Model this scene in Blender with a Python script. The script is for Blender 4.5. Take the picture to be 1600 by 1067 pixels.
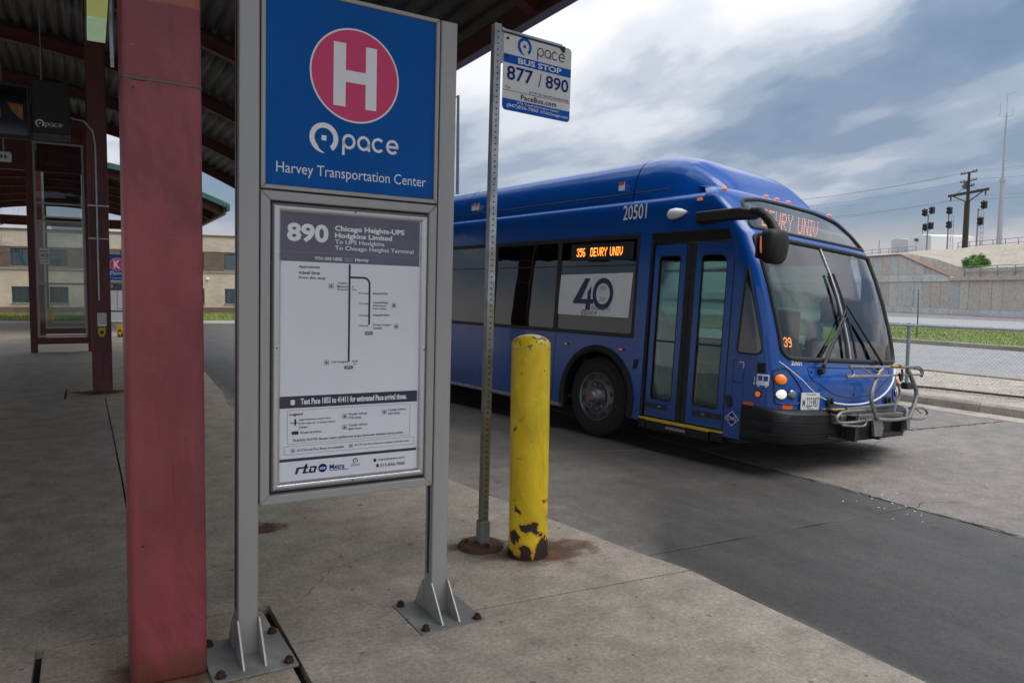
import bpy, bmesh, math, random
from mathutils import Vector, Matrix
from mathutils.geometry import tessellate_polygon
random.seed(7)
R = math.radians
S = bpy.context.scene
for o in list(bpy.data.objects): bpy.data.objects.remove(o)
COL = S.collection

# ------------------------------------------------------------------ camera
cam = bpy.data.cameras.new('camera'); co = bpy.data.objects.new('camera', cam); COL.objects.link(co)
FPX = 1160.0
yaw = math.atan(660/FPX); pit = math.atan(81.5/FPX); rol = .0135
F0 = Vector((math.sin(yaw), math.cos(yaw), 0)); Rt = Vector((math.cos(yaw), -math.sin(yaw), 0)); U0 = Vector((0, 0, 1))
Fw = F0*math.cos(pit)-U0*math.sin(pit); Up = U0*math.cos(pit)+F0*math.sin(pit)
Rr = Rt*math.cos(rol)+Up*math.sin(rol); Uu = Up*math.cos(rol)-Rt*math.sin(rol)
M = Matrix((Rr, Uu, -Fw)).transposed().to_4x4(); M.translation = Vector((0, 0, 1.7))
co.matrix_world = M
cam.sensor_width = 36; cam.lens = 36*FPX/1600; cam.clip_start = .05; cam.clip_end = 3000
cam.dof.use_dof = True; cam.dof.focus_distance = 4.6; cam.dof.aperture_fstop = 8
S.camera = co

# ------------------------------------------------------------------ sky, sun, exposure
SUN_EL, SUN_AZ = 58, 142        # azimuth clockwise from +Y: light comes from the right and behind
w = bpy.data.worlds.new('World'); S.world = w; w.use_nodes = True
nt = w.node_tree; nt.nodes.clear()
def N(t, **k):
    n = nt.nodes.new(t)
    for a, b in k.items(): setattr(n, a, b)
    return n
def L(a, b): nt.links.new(a, b)
def mth(op, a, b=None, c=None, clamp=False):
    n = N('ShaderNodeMath', operation=op, use_clamp=clamp)
    for i, x in enumerate((a, b, c)):
        if x is None: continue
        if isinstance(x, (int, float)): n.inputs[i].default_value = x
        else: L(x, n.inputs[i])
    return n.outputs[0]
def ramp(fac, pts, interp='EASE'):
    n = N('ShaderNodeValToRGB'); n.color_ramp.interpolation = interp
    cr = n.color_ramp
    while len(cr.elements) < len(pts): cr.elements.new(.5)
    for e, (p, c) in zip(cr.elements, pts):
        e.position = p; e.color = (*c, 1) if len(c) == 3 else c
    L(fac, n.inputs[0]); return n.outputs[0]
def mixc(fac, a, b, mode='MIX'):
    n = N('ShaderNodeMix', data_type='RGBA', blend_type=mode)
    for i, x in ((0, fac), (6, a), (7, b)):
        if isinstance(x, (int, float)): n.inputs[i].default_value = x
        elif isinstance(x, tuple): n.inputs[i].default_value = (*x, 1)
        else: L(x, n.inputs[i])
    return n.outputs[2]
SKX, SKY, SKZ = 3.1, 1.7, .4
tc = N('ShaderNodeTexCoord'); sep = N('ShaderNodeSeparateXYZ'); L(tc.outputs['Generated'], sep.inputs[0])
zc = mth('MAXIMUM', sep.outputs[2], 0.0)
def dotv(v):
    n = N('ShaderNodeVectorMath', operation='DOT_PRODUCT'); L(tc.outputs['Generated'], n.inputs[0]); n.inputs[1].default_value = v; return n.outputs['Value']
# direction stretched in height and sheared, so the cloud bands climb to the right
e1 = dotv((Rt.x, Rt.y, 0)); e2 = dotv((F0.x, F0.y, 0)); zs_ = mth('DIVIDE', zc, mth('ADD', mth('MULTIPLY', zc, 1.1), .42))
e3 = mth('SUBTRACT', mth('MULTIPLY', zs_, 2.1), mth('MULTIPLY', e1, .42))
cmb = N('ShaderNodeCombineXYZ'); L(mth('MULTIPLY', e1, .8), cmb.inputs[0]); L(e2, cmb.inputs[1]); L(e3, cmb.inputs[2])
mp = N('ShaderNodeMapping'); mp.inputs['Location'].default_value = (SKX, SKY, SKZ); L(cmb.outputs[0], mp.inputs[0])
def skn(s, d, r, dist):
    n = N('ShaderNodeTexNoise'); n.inputs['Scale'].default_value = s; n.inputs['Detail'].default_value = d; n.inputs['Roughness'].default_value = r; n.inputs['Distortion'].default_value = dist; L(mp.outputs[0], n.inputs[0]); return n.outputs[0]
n1 = skn(2.1, 5, .46, .1); n2 = skn(4.3, 7, .52, .15)
dens = mth('ADD', mth('MULTIPLY', n1, .55), mth('MULTIPLY', n2, .45))
dens = mth('ADD', mth('MULTIPLY', mth('SUBTRACT', dens, .5), 2.5), .505)
bias = ramp(zc, [(0, (.52,)*3), (.035, (.50,)*3), (.075, (.40,)*3), (.13, (.46,)*3), (.2, (.52,)*3), (.27, (.50,)*3), (.36, (.56,)*3), (1, (.58,)*3)])
dens = mth('ADD', dens, mth('SUBTRACT', bias, .5))
cloud = ramp(dens, [(.22, (.082, .115, .168)), (.36, (.115, .150, .205)), (.46, (.170, .202, .252)), (.55, (.250, .275, .315)), (.64, (.335, .350, .378)), (.80, (.415, .418, .43))])
hz = ramp(zc, [(0, (1,)*3), (.05, (.8,)*3), (.10, (0,)*3), (1, (0,)*3)])
cloud = mixc(hz, cloud, (.295, .27, .28))
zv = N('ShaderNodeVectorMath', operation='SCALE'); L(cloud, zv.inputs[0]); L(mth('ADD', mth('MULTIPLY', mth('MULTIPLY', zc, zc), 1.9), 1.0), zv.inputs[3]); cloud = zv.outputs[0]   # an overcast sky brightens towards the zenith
sky = N('ShaderNodeTexSky', sky_type='NISHITA', sun_disc=False)
sky.sun_elevation = R(SUN_EL); sky.sun_rotation = R(SUN_AZ)
skys = N('ShaderNodeVectorMath', operation='SCALE'); L(sky.outputs[0], skys.inputs[0]); skys.inputs[3].default_value = .05
gap = ramp(dens, [(.28, (.35,)*3), (.42, (.06,)*3), (1, (.06,)*3)])
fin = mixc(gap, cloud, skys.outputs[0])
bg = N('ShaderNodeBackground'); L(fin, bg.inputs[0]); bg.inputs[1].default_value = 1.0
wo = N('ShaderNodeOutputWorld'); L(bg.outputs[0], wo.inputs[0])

sl = bpy.data.lights.new('sun', 'SUN'); sl.energy = 1.2; sl.angle = R(46); sl.color = (1, .965, .92)
so = bpy.data.objects.new('sun', sl); COL.objects.link(so)
sd = Vector((math.cos(R(SUN_EL))*math.sin(R(SUN_AZ)), math.cos(R(SUN_EL))*math.cos(R(SUN_AZ)), math.sin(R(SUN_EL))))
so.rotation_euler = sd.to_track_quat('Z', 'Y').to_euler(); so.location = (0, 0, 30)
S.view_settings.view_transform = 'Standard'; S.view_settings.look = 'None'
S.view_settings.exposure = 1.08; S.view_settings.gamma = 1; S.view_settings.use_curve_mapping = False

# ------------------------------------------------------------------ materials
def mat(name, col, rough=.6, metal=0.0, var=.12, scale=6, bump=0.0, bscale=40, col2=None, coat=0.0, spec=.5, stretch=None, emis=None, es=0):
    global nt
    m = bpy.data.materials.new(name); m.use_nodes = True; nt = m.node_tree
    p = nt.nodes['Principled BSDF']
    p.inputs['Roughness'].default_value = rough; p.inputs['Metallic'].default_value = metal
    p.inputs['Coat Weight'].default_value = coat; p.inputs['Coat Roughness'].default_value = .04
    p.inputs['Specular IOR Level'].default_value = spec
    tcn = N('ShaderNodeTexCoord'); src = tcn.outputs['Object']
    if stretch:
        mpn = N('ShaderNodeMapping'); mpn.inputs['Scale'].default_value = stretch; L(src, mpn.inputs[0]); src = mpn.outputs[0]
    nz = N('ShaderNodeTexNoise'); nz.inputs['Scale'].default_value = scale; nz.inputs['Detail'].default_value = 6; nz.inputs['Roughness'].default_value = .62
    L(src, nz.inputs[0])
    a = tuple(max(0, c*(1-var)) for c in col); b = col2 or tuple(c*(1+var) for c in col)
    c = ramp(nz.outputs[0], [(.3, a), (.7, b)], 'LINEAR')
    L(c, p.inputs['Base Color'])
    r = mth('ADD', mth('MULTIPLY', nz.outputs[0], .16), max(0.02, rough-.08)); L(r, p.inputs['Roughness'])
    if bump:
        nb = N('ShaderNodeTexNoise'); nb.inputs['Scale'].default_value = bscale; nb.inputs['Detail'].default_value = 4; L(src, nb.inputs[0])
        bn = N('ShaderNodeBump'); bn.inputs['Strength'].default_value = bump; bn.inputs['Distance'].default_value = .01
        L(nb.outputs[0], bn.inputs['Height']); L(bn.outputs[0], p.inputs['Normal'])
    if emis:
        p.inputs['Emission Color'].default_value = (*emis, 1); p.inputs['Emission Strength'].default_value = es
    m['c'] = 1
    return m
def last(m):
    global nt
    nt = m.node_tree; return nt.nodes['Principled BSDF']
def src_of(p, sock='Base Color'): return p.inputs[sock].links[0].from_socket

def glass(name, tint, rough=.01, ior=1.5, refl=1.0, refl_gain=.0):
    global nt
    m = bpy.data.materials.new(name); m.use_nodes = True; nt = m.node_tree; nt.nodes.clear()
    o = N('ShaderNodeOutputMaterial'); mx = N('ShaderNodeMixShader'); fr = N('ShaderNodeFresnel'); fr.inputs[0].default_value = ior
    t = N('ShaderNodeBsdfTransparent'); t.inputs[0].default_value = (*tint, 1)
    g = N('ShaderNodeBsdfGlossy'); g.inputs['Roughness'].default_value = rough; g.inputs[0].default_value = (refl, refl, refl, 1)
    nz = N('ShaderNodeTexNoise'); nz.inputs['Scale'].default_value = 1.3
    tcn = N('ShaderNodeTexCoord'); L(tcn.outputs['Object'], nz.inputs[0])
    bn = N('ShaderNodeBump'); bn.inputs['Strength'].default_value = .05; bn.inputs['Distance'].default_value = .05; L(nz.outputs[0], bn.inputs['Height']); L(bn.outputs[0], g.inputs['Normal'])
    L(mth('MULTIPLY', fr.outputs[0], 1.0 + refl_gain*4, clamp=True), mx.inputs[0]); L(t.outputs[0], mx.inputs[1]); L(g.outputs[0], mx.inputs[2]); L(mx.outputs[0], o.inputs[0])  # window reflections strengthened above the plain Fresnel amount
    return m

def concrete(name, a, b, grime=None, spots=.5, broom=.0, sheen=.75):
    """weathered concrete: broad stains, aggregate speckle, dark gum spots; grime = dark tyre-polished lane mask colour"""
    global nt
    m = bpy.data.materials.new(name); m.use_nodes = True; nt = m.node_tree
    p = nt.nodes['Principled BSDF']; tcn = N('ShaderNodeNewGeometry'); P = tcn.outputs['Position']
    def noise(s, d=6, r=.6, src=P, dist=0):
        n = N('ShaderNodeTexNoise'); n.inputs['Scale'].default_value = s; n.inputs['Detail'].default_value = d; n.inputs['Roughness'].default_value = r; n.inputs['Distortion'].default_value = dist; L(src, n.inputs[0]); return n.outputs[0]
    oi = N('ShaderNodeObjectInfo')
    c = ramp(noise(.55, 8, .65, dist=.6), [(.32, a), (.68, b)], 'LINEAR')
    c = mixc(.55, c, ramp(noise(4, 8, .7), [(.3, tuple(x*.62 for x in a)), (.7, tuple(x*1.28 for x in b))], 'LINEAR'))
    if grime:
        sx = N('ShaderNodeSeparateXYZ'); L(P, sx.inputs[0]); X, Y = sx.outputs[0], sx.outputs[1]
        def mr(v, f0, f1, t0, t1):
            n = N('ShaderNodeMapRange'); L(v, n.inputs[0])
            for i, q in enumerate((f0, f1, t0, t1)): n.inputs[i+1].default_value = q
            return n.outputs[0]
        edge = mth('SUBTRACT', mr(Y, 3.3, 10.7, 3.1, 1.7), 0.0)
        wid = mth('MULTIPLY', mr(Y, 3.5, 5.4, .12, 2.0), mr(Y, 9, 12, 1, .15))
        f = mth('DIVIDE', mth('SUBTRACT', X, edge), wid)
        f = mth('ADD', f, mth('MULTIPLY', mth('SUBTRACT', noise(1.1, 6, .6), .5), .9))
        f = mth('MULTIPLY', f, 1, clamp=True)
        out = mr(X, 5.3, 6.1, 1, .82)
        gcol = ramp(noise(1.6, 8, .7, dist=1), [(.3, tuple(x*.8 for x in grime)), (.7, tuple(x*1.25 for x in grime))], 'LINEAR')
        mq = N('ShaderNodeMapping'); mq.inputs['Scale'].default_value = (1, .10, 1); L(P, mq.inputs[0])
        gcol = mixc(1.0, gcol, ramp(noise(5.5, 6, .6, mq.outputs[0]), [(.32, (.84,)*3), (.5, (1,)*3), (.68, (1.12,)*3)], 'LINEAR'), 'MULTIPLY')
        dv = N('ShaderNodeTexVoronoi'); dv.inputs['Scale'].default_value = 1.7; L(P, dv.inputs[0]); gcol = mixc(ramp(dv.outputs['Distance'], [(.0, (.55,)*3), (.10, (.25,)*3), (.17, (0,)*3)]), gcol, (.022, .021, .021))
        c = mixc(mth('MULTIPLY', f, out), c, gcol)
    sp = noise(170, 3, .8)
    mid_ = noise(42, 5, .75); c = mixc(1.0, c, ramp(mid_, [(.32, (.66,)*3), (.5, (1,)*3), (.68, (1.30,)*3)], 'LINEAR'), 'MULTIPLY')
    dr_ = noise(3.1, 9, .75, dist=.4); c = mixc(ramp(dr_, [(.56, (0,)*3), (.72, (.40,)*3)]), c, tuple(x*.55 for x in a))
    c = mixc(1.0, c, ramp(sp, [(.3, (.60,)*3), (.5, (1,)*3), (.7, (1.38,)*3)], 'LINEAR'), 'MULTIPLY')
    sp2 = N('ShaderNodeTexVoronoi'); sp2.inputs['Scale'].default_value = 55; L(P, sp2.inputs[0])
    c = mixc(1.0, c, ramp(sp2.outputs['Distance'], [(.0, (2.1, 2.05, 1.95)), (.17, (1,)*3), (1, (1,)*3)], 'LINEAR'), 'MULTIPLY')
    # gum spots
    wp = N('ShaderNodeVectorMath', operation='ADD'); L(P, wp.inputs[0])
    nc = N('ShaderNodeTexNoise'); nc.inputs['Scale'].default_value = 18; L(P, nc.inputs[0])
    sc = N('ShaderNodeVectorMath', operation='SCALE'); L(nc.outputs[1], sc.inputs[0]); sc.inputs[3].default_value = .05; L(sc.outputs[0], wp.inputs[1])
    for s, th, k in ((2.6, .095, .5), (5.5, .10, .7), (11, .13, .6)):
        v = N('ShaderNodeTexVoronoi'); v.inputs['Scale'].default_value = s; v.inputs['Randomness'].default_value = 1; L(wp.outputs[0], v.inputs[0])
        pick = N('ShaderNodeSeparateColor'); L(v.outputs['Color'], pick.inputs[0])
        near = mth('LESS_THAN', v.outputs['Distance'], th); on = mth('LESS_THAN', pick.outputs[0], spots*.5)
        c = mixc(mth('MULTIPLY', mth('MULTIPLY', near, on), k), c, (.03, .028, .026))
    # per slab tone
    tone = mth('ADD', mth('MULTIPLY', oi.outputs['Random'], .16), .92)
    tv = N('ShaderNodeCombineColor')
    for i in range(3): L(tone, tv.inputs[i])
    c = mixc(1.0, c, tv.outputs[0], 'MULTIPLY')
    L(c, p.inputs['Base Color']); p.inputs['Roughness'].default_value = sheen
    L(mth('ADD', mth('MULTIPLY', noise(2.2), .3), sheen-.2), p.inputs['Roughness'])
    h = mth('ADD', mth('MULTIPLY', sp, .5), mth('MULTIPLY', noise(38, 5, .7), .7))
    bn = N('ShaderNodeBump'); bn.inputs['Strength'].default_value = .35; bn.inputs['Distance'].default_value = .006; L(h, bn.inputs['Height']); L(bn.outputs[0], p.inputs['Normal'])
    return m

def rusty(name, col, var, rust_z, rough=.45, world=True, chips=.0, top=None, bump=.15, streak=.5):
    """paint that rusts towards the foot (object z up to rust_z) with chips"""
    global nt
    m = mat(name, col, rough, var=var, scale=2.2, bump=bump, bscale=60, stretch=(1, 1, .45)); p = last(m)
    c = src_of(p); tcn = N('ShaderNodeTexCoord'); O = tcn.outputs['Object']; sx = N('ShaderNodeSeparateXYZ'); L(O, sx.inputs[0]); Z = sx.outputs[2]
    def noise(s, d=6, r=.6, st=None, dist=0):
        src = O
        if st: q = N('ShaderNodeMapping'); q.inputs['Scale'].default_value = st; L(O, q.inputs[0]); src = q.outputs[0]
        n = N('ShaderNodeTexNoise'); n.inputs['Scale'].default_value = s; n.inputs['Detail'].default_value = d; n.inputs['Roughness'].default_value = r; n.inputs['Distortion'].default_value = dist; L(src, n.inputs[0]); return n.outputs[0]
    # chalky patches, faint vertical runs, scratches and pits
    c = mixc(ramp(noise(1.3, 8, .72, (1, 1, .6), .8), [(.42, (0,)*3), (.56, (.75,)*3)]), c, tuple(x*.62 for x in col))
    c = mixc(ramp(noise(24, 3, .5, (1, 1, .05)), [(.66, (0,)*3), (.72, (.45,)*3)]), c, tuple(x*.45 for x in col))
    c = mixc(ramp(noise(30, 2, .5, (.25, 1, 1.2), 1.5), [(.72, (0,)*3), (.745, (.5,)*3)]), c, (col[0]*1.3, col[1]*2.2, col[2]*2))
    pv = N('ShaderNodeTexVoronoi'); pv.inputs['Scale'].default_value = 9; L(O, pv.inputs[0]); pc = N('ShaderNodeSeparateColor'); L(pv.outputs['Color'], pc.inputs[0])
    c = mixc(mth('MULTIPLY', mth('LESS_THAN', pv.outputs['Distance'], .055), mth('LESS_THAN', pc.outputs[0], .30)), c, (.03, .015, .014))
    c = mixc(mth('MULTIPLY', ramp(noise(9, 5, .6, (1, 1, .09)), [(.45, (0,)*3), (.75, (1,)*3)]), streak*.45), c, tuple(x*.55 for x in col))
    c = mixc(mth('MULTIPLY', ramp(noise(3.4, 7, .7), [(.5, (0,)*3), (.66, (1,)*3)]), .25), c, (col[0]*1.25, col[1]*1.6, col[2]*1.1))
    if top:
        zt, tcol = top
        f = mth('GREATER_THAN', mth('ADD', Z, mth('MULTIPLY', noise(1.2), .12)), zt); c = mixc(f, c, tcol)
    rf = mth('DIVIDE', mth('SUBTRACT', rust_z, Z), rust_z)
    rf = mth('ADD', rf, mth('MULTIPLY', mth('SUBTRACT', noise(7, 7, .7), .5), 1.5))
    rr = ramp(rf, [(.35, (0,)*3), (.95, (1,)*3)])
    rc = ramp(noise(14, 7, .7), [(.3, (.05, .018, .012)), (.55, (.12, .04, .02)), (.75, (.24, .085, .025))])
    c = mixc(mth('MULTIPLY', rr, .85), c, rc)
    if chips:
        v = noise(16, 3, .55, dist=.5); zf = ramp(Z, [(0, (1,)*3), (.35, (.55,)*3), (.6, (0,)*3)] )
        f = mth('GREATER_THAN', v, chips)
        c = mixc(f, c, (.035, .018, .014))
    L(c, p.inputs['Base Color']); return m

MT = {}
MT['plat'] = concrete('platform_concrete', (.26, .222, .178), (.40, .343, .277), spots=.36)
MT['block'] = concrete('footing_concrete', (.25, .205, .155), (.38, .31, .235), spots=.2)
MT['lane'] = concrete('lane_concrete', (.165, .15, .132), (.25, .228, .20), grime=(.060, .055, .050), spots=.55, sheen=.62)
MT['outer'] = concrete('outer_lane_concrete', (.135, .118, .105), (.215, .19, .168), spots=.2)
MT['gutter'] = concrete('gutter_concrete', (.25, .22, .175), (.34, .30, .24), spots=.1)
MT['far'] = concrete('far_road_concrete', (.22, .215, .21), (.30, .295, .285), spots=.1)
MT['yard'] = concrete('yard_concrete', (.115, .112, .108), (.19, .18, .17), spots=.2)
MT['gravel'] = concrete('gravel_verge', (.22, .20, .17), (.42, .37, .30), spots=.8)
MT['soil'] = mat('dark_soil', (.02, .017, .014), .95, bump=.6)
MT['column'] = rusty('rose_column_paint', (.27, .052, .062), .30, .30, .42, top=(2.90, (.30, .078, .042)))
MT['maroon'] = rusty('maroon_column_paint', (.13, .032, .030), .25, .22, .5)
MT['steel_maroon'] = mat('maroon_beam_paint', (.10, .022, .018), .5, var=.25, scale=3, bump=.05)
MT['deck'] = mat('grey_deck_metal', (.060, .060, .055), .5, .1, var=.2, scale=2, bump=.05)
MT['green'] = mat('green_roof_metal', (.03, .11, .085), .45, var=.15)
MT['fascia'] = mat('brown_fascia_paint', (.075, .026, .018), .5, var=.25, scale=3)
MT['alu'] = mat('anodised_aluminium', (.36, .35, .34), .45, .35, var=.07, scale=3, stretch=(1, 1, .2), bump=.02)
MT['alu_hi'] = mat('bright_snap_frame_aluminium', (.55, .55, .57), .28, .75, var=.05, scale=2)
MT['galv'] = mat('galvanised_steel', (.42, .44, .47), .42, .7, var=.25, scale=22, bump=.05)
MT['galv_plate'] = rusty('galvanised_base_plate', (.24, .235, .225), .2, .026, .5)
MT['black'] = mat('black_plastic', (.012, .012, .013), .5, var=.2, bump=.03)
MT['rubber'] = mat('black_rubber', (.018, .018, .019), .75, var=.3, bump=.1, scale=12)
MT['bumper'] = mat('black_bumper_plastic', (.009, .0095, .011), .52, spec=.3, var=.35, scale=5, bump=.06)
MT['bus'] = mat('bus_blue_paint', (.002, .064, .30), .28, 0, var=.08, scale=1.2, coat=.28, spec=.35)
MT['bus_dark'] = mat('bus_blue_seam', (.002, .008, .05), .4)
MT['white'] = mat('white_print', (.78, .78, .80), .5, var=.05)
MT['white_bright'] = mat('white_paint', (.74, .74, .74), .5, var=.05)
MT['blue_sign'] = mat('blue_sign_face', (.0005, .088, .35), .5, var=.10, scale=1.6, spec=.15)
MT['pink'] = mat('pink_print', (.62, .042, .145), .5, var=.04, scale=2)
MT['paper'] = mat('poster_paper', (.74, .74, .79), .5, var=.04, scale=2, coat=.3)
MT['navy'] = mat('navy_print', (.020, .018, .055), .4, var=.08, coat=.4)
MT['hdr'] = mat('header_print', (.085, .080, .135), .4, var=.25, scale=2.2, coat=.7)
MT['ink'] = mat('grey_ink', (.022, .020, .024), .6, var=.05)
MT['ink_black'] = mat('black_ink', (.012, .012, .014), .6, var=.05)
MT['ink_light'] = mat('light_grey_ink', (.22, .22, .26), .6, var=.05)
MT['stop_white'] = mat('reflective_white_sheet', (.74, .74, .76), .6, spec=.15, var=.05, scale=3)
MT['stop_blue'] = mat('reflective_blue_sheet', (.002, .10, .50), .6, spec=.15, var=.06)
MT['stop_navy'] = mat('indigo_print', (.012, .025, .19), .6, spec=.15, var=.06)
MT['yellow'] = rusty('yellow_bollard_paint', (.80, .56, .010), .08, .12, .38, chips=.76, streak=.35)
MT['yellow_plain'] = mat('yellow_paint', (.60, .40, .02), .5, var=.2, scale=8)
MT['rust'] = mat('rusted_iron', (.085, .038, .026), .85, var=.4, scale=18, bump=.5, col2=(.16, .065, .035))
MT['bolt'] = mat('rusty_bolt_steel', (.05, .024, .018), .75, .2, var=.4, scale=60, bump=.3)
MT['amber'] = mat('amber_lens', (.75, .16, .01), .3, var=.15, emis=(1, .25, .02), es=.12, coat=.5)
MT['orange_refl'] = mat('orange_reflector', (.70, .11, .02), .35, var=.12)
MT['led'] = mat('orange_led', (.9, .25, .02), .5, emis=(1.0, .27, .035), es=1.5)
MT['led_soft'] = mat('orange_led_front', (.8, .3, .1), .5, emis=(1.0, .20, .045), es=1.2)
MT['tyre'] = mat('tyre_rubber', (.020, .019, .019), .82, var=.35, scale=14, bump=.2)
MT['rim'] = mat('dull_wheel_steel', (.15, .15, .155), .45, .6, var=.3, scale=9, bump=.05)
MT['rim_hi'] = mat('polished_rim_edge', (.25, .25, .26), .35, .8)
MT['red'] = mat('red_hub_badge', (.5, .02, .03), .4)
MT['lamp'] = mat('headlamp_reflector', (.6, .6, .62), .15, .6, emis=(1, .98, .9), es=.30)
MT['lampoff'] = mat('clear_lamp_lens', (.22, .23, .25), .15, .6)
MT['rack'] = mat('dull_rack_steel', (.26, .25, .24), .42, .7, var=.25, scale=20)
MT['int'] = mat('dark_interior', (.018, .019, .021), .7)
MT['int_grey'] = mat('grey_interior', (.07, .075, .08), .6)
MT['seat'] = mat('blue_seat_fabric', (.02, .035, .09), .9)
MT['g_side'] = glass('tinted_side_glass', (.17, .19, .20), refl=.95, refl_gain=.14)
MT['g_door'] = glass('door_glass', (.42, .56, .53), refl=.9, refl_gain=.08)
MT['g_front'] = glass('windshield_glass', (.70, .80, .78), refl=.95, refl_gain=.16); MT['g_far'] = glass('far_side_glass', (.80, .92, .88), refl=.8)
MT['g_clear'] = glass('clear_panel_glass', (.82, .86, .86), refl=.8)
MT['skin'] = mat('skin', (.30, .17, .12), .55); MT['vest'] = mat('hi_vis_vest', (.20, .32, .05), .6, emis=None); MT['hair'] = mat('dark_hair', (.015, .012, .01), .7); MT['cloth'] = mat('dark_shirt', (.03, .04, .07), .85)
MT['plate'] = mat('licence_plate_white', (.62, .62, .60), .45)
MT['plate_green'] = mat('dark_green_print', (.01, .06, .045), .5)
MT['teal'] = mat('pale_teal_print', (.20, .33, .40), .5)
MT['light_lens'] = mat('fluorescent_lens', (.35, .50, .34), .35, var=.2, scale=3, emis=(.50, .72, .45), es=.14)
MT['light_lens_y'] = mat('yellowed_fluorescent_lens', (.42, .45, .16), .35, var=.2, scale=3, emis=(.62, .66, .20), es=.12)

# ------------------------------------------------------------------ mesh helpers
class MB:
    def __init__(s): s.v = []; s.f = []; s.sm = []
    def add(s, vs, fs, smooth=False):
        b = len(s.v); s.v += [tuple(x) for x in vs]; s.f += [tuple(b+i for i in f) for f in fs]; s.sm += [smooth]*len(fs); return s
    def box(s, x0, x1, y0, y1, z0, z1):
        return s.add([(x, y, z) for x in (x0, x1) for y in (y0, y1) for z in (z0, z1)],
                     [(0, 1, 3, 2), (4, 6, 7, 5), (0, 4, 5, 1), (2, 3, 7, 6), (0, 2, 6, 4), (1, 5, 7, 3)])
    def beam(s, a, b, wd, ht=None, up=(0, 0, 1)):
        a = Vector(a); b = Vector(b); d = (b-a).normalized(); u = Vector(up)
        if abs(d.dot(u)) > .98: u = Vector((0, 1, 0))
        x = d.cross(u).normalized(); z = x.cross(d); ht = ht or wd
        vs = [p+x*i*wd/2+z*j*ht/2 for p in (a, b) for i, j in ((-1, -1), (1, -1), (1, 1), (-1, 1))]
        return s.add(vs, [(0, 1, 2, 3), (7, 6, 5, 4), (0, 4, 5, 1), (1, 5, 6, 2), (2, 6, 7, 3), (3, 7, 4, 0)])
    def tube(s, pts, r, n=10, caps=True, closed=False):
        pts = [Vector(p) for p in pts]; rs = r if isinstance(r, (list, tuple)) else [r]*len(pts)
        rings = []; prev = None; m = len(pts)
        for i, p in enumerate(pts):
            if closed: d = (pts[(i+1) % m]-pts[i-1]).normalized()
            else: d = (pts[min(i+1, m-1)]-pts[max(i-1, 0)]).normalized()
            if prev is None:
                u = Vector((0, 0, 1)) if abs(d.z) < .9 else Vector((1, 0, 0)); x = d.cross(u).normalized()
            else: x = (prev-d*prev.dot(d)).normalized()
            y = d.cross(x); prev = x
            rings.append([p+(x*math.cos(2*math.pi*k/n)+y*math.sin(2*math.pi*k/n))*rs[i] for k in range(n)])
        vs = [q for rg in rings for q in rg]; fs = []
        for i in range(m if closed else m-1):
            j = (i+1) % m
            for k in range(n): fs.append((i*n+k, i*n+(k+1) % n, j*n+(k+1) % n, j*n+k))
        s.add(vs, fs, True)
        if caps and not closed: s.add(rings[0], [tuple(range(n))[::-1]]); s.add(rings[-1], [tuple(range(n))])
        return s
    def lathe(s, prof, n=32, org=(0, 0, 0), axis='z', a0=0, a1=2*math.pi):
        full = abs(a1-a0-2*math.pi) < 1e-6; vs = []; m = len(prof); k = n if full else n+1
        for i in range(k):
            a = a0+(a1-a0)*i/n; c, q = math.cos(a), math.sin(a)
            for r, h in prof:
                p = {'z': (r*c, r*q, h), 'y': (r*c, h, r*q), 'x': (h, r*c, r*q)}[axis]
                vs.append((p[0]+org[0], p[1]+org[1], p[2]+org[2]))
        fs = []
        for i in range(n):
            j = (i+1) % k
            for t in range(m-1): fs.append((i*m+t, j*m+t, j*m+t+1, i*m+t+1))
        return s.add(vs, fs, True)
    def prism(s, loops, fn, d, smooth=False):
        """loops of 2D points (outer first, then holes); fn(x,y,t) -> 3D for depth t in (0,d)"""
        loops = [[Vector((x, y, 0)) for x, y in l] for l in loops]; tris = tessellate_polygon(loops)
        fl = [p for l in loops for p in l]; n = len(fl)
        vs = [fn(p.x, p.y, 0) for p in fl]+[fn(p.x, p.y, d) for p in fl]
        fs = [tuple(t) for t in tris]+[tuple(n+i for i in t[::-1]) for t in tris]; b = 0
        for l in loops:
            k = len(l)
            for i in range(k): fs.append((b+i, b+(i+1) % k, n+b+(i+1) % k, n+b+i))
            b += k
        return s.add(vs, fs, smooth)
    def grid(s, rows, smooth=True, keep=None):
        n = len(rows[0]); vs = [p for r in rows for p in r]; fs = []
        for i in range(len(rows)-1):
            for j in range(n-1):
                if keep and not keep(i, j): continue
                fs.append((i*n+j, i*n+j+1, (i+1)*n+j+1, (i+1)*n+j))
        return s.add(vs, fs, smooth)
    def obj(s, name, m, parent=None, ang=35, bevel=0, loc=None, recalc=True, segs=2, solid=0):
        me = bpy.data.meshes.new(name); me.from_pydata(s.v, [], s.f)
        if recalc:
            bm = bmesh.new(); bm.from_mesh(me); bmesh.ops.recalc_face_normals(bm, faces=bm.faces); bm.to_mesh(me); bm.free()
        for p, f in zip(me.polygons, s.sm): p.use_smooth = f
        me.set_sharp_from_angle(angle=R(ang))
        me.materials.append(MT[m] if isinstance(m, str) else m)
        o = bpy.data.objects.new(name, me); COL.objects.link(o)
        if parent: o.parent = parent
        if loc: o.location = loc
        if solid:
            q = o.modifiers.new('solid', 'SOLIDIFY'); q.thickness = solid; q.offset = -1
        if bevel:
            q = o.modifiers.new('bevel', 'BEVEL'); q.width = bevel; q.segments = segs; q.limit_method = 'ANGLE'; q.angle_limit = R(40); q.harden_normals = False
        return o

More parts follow.
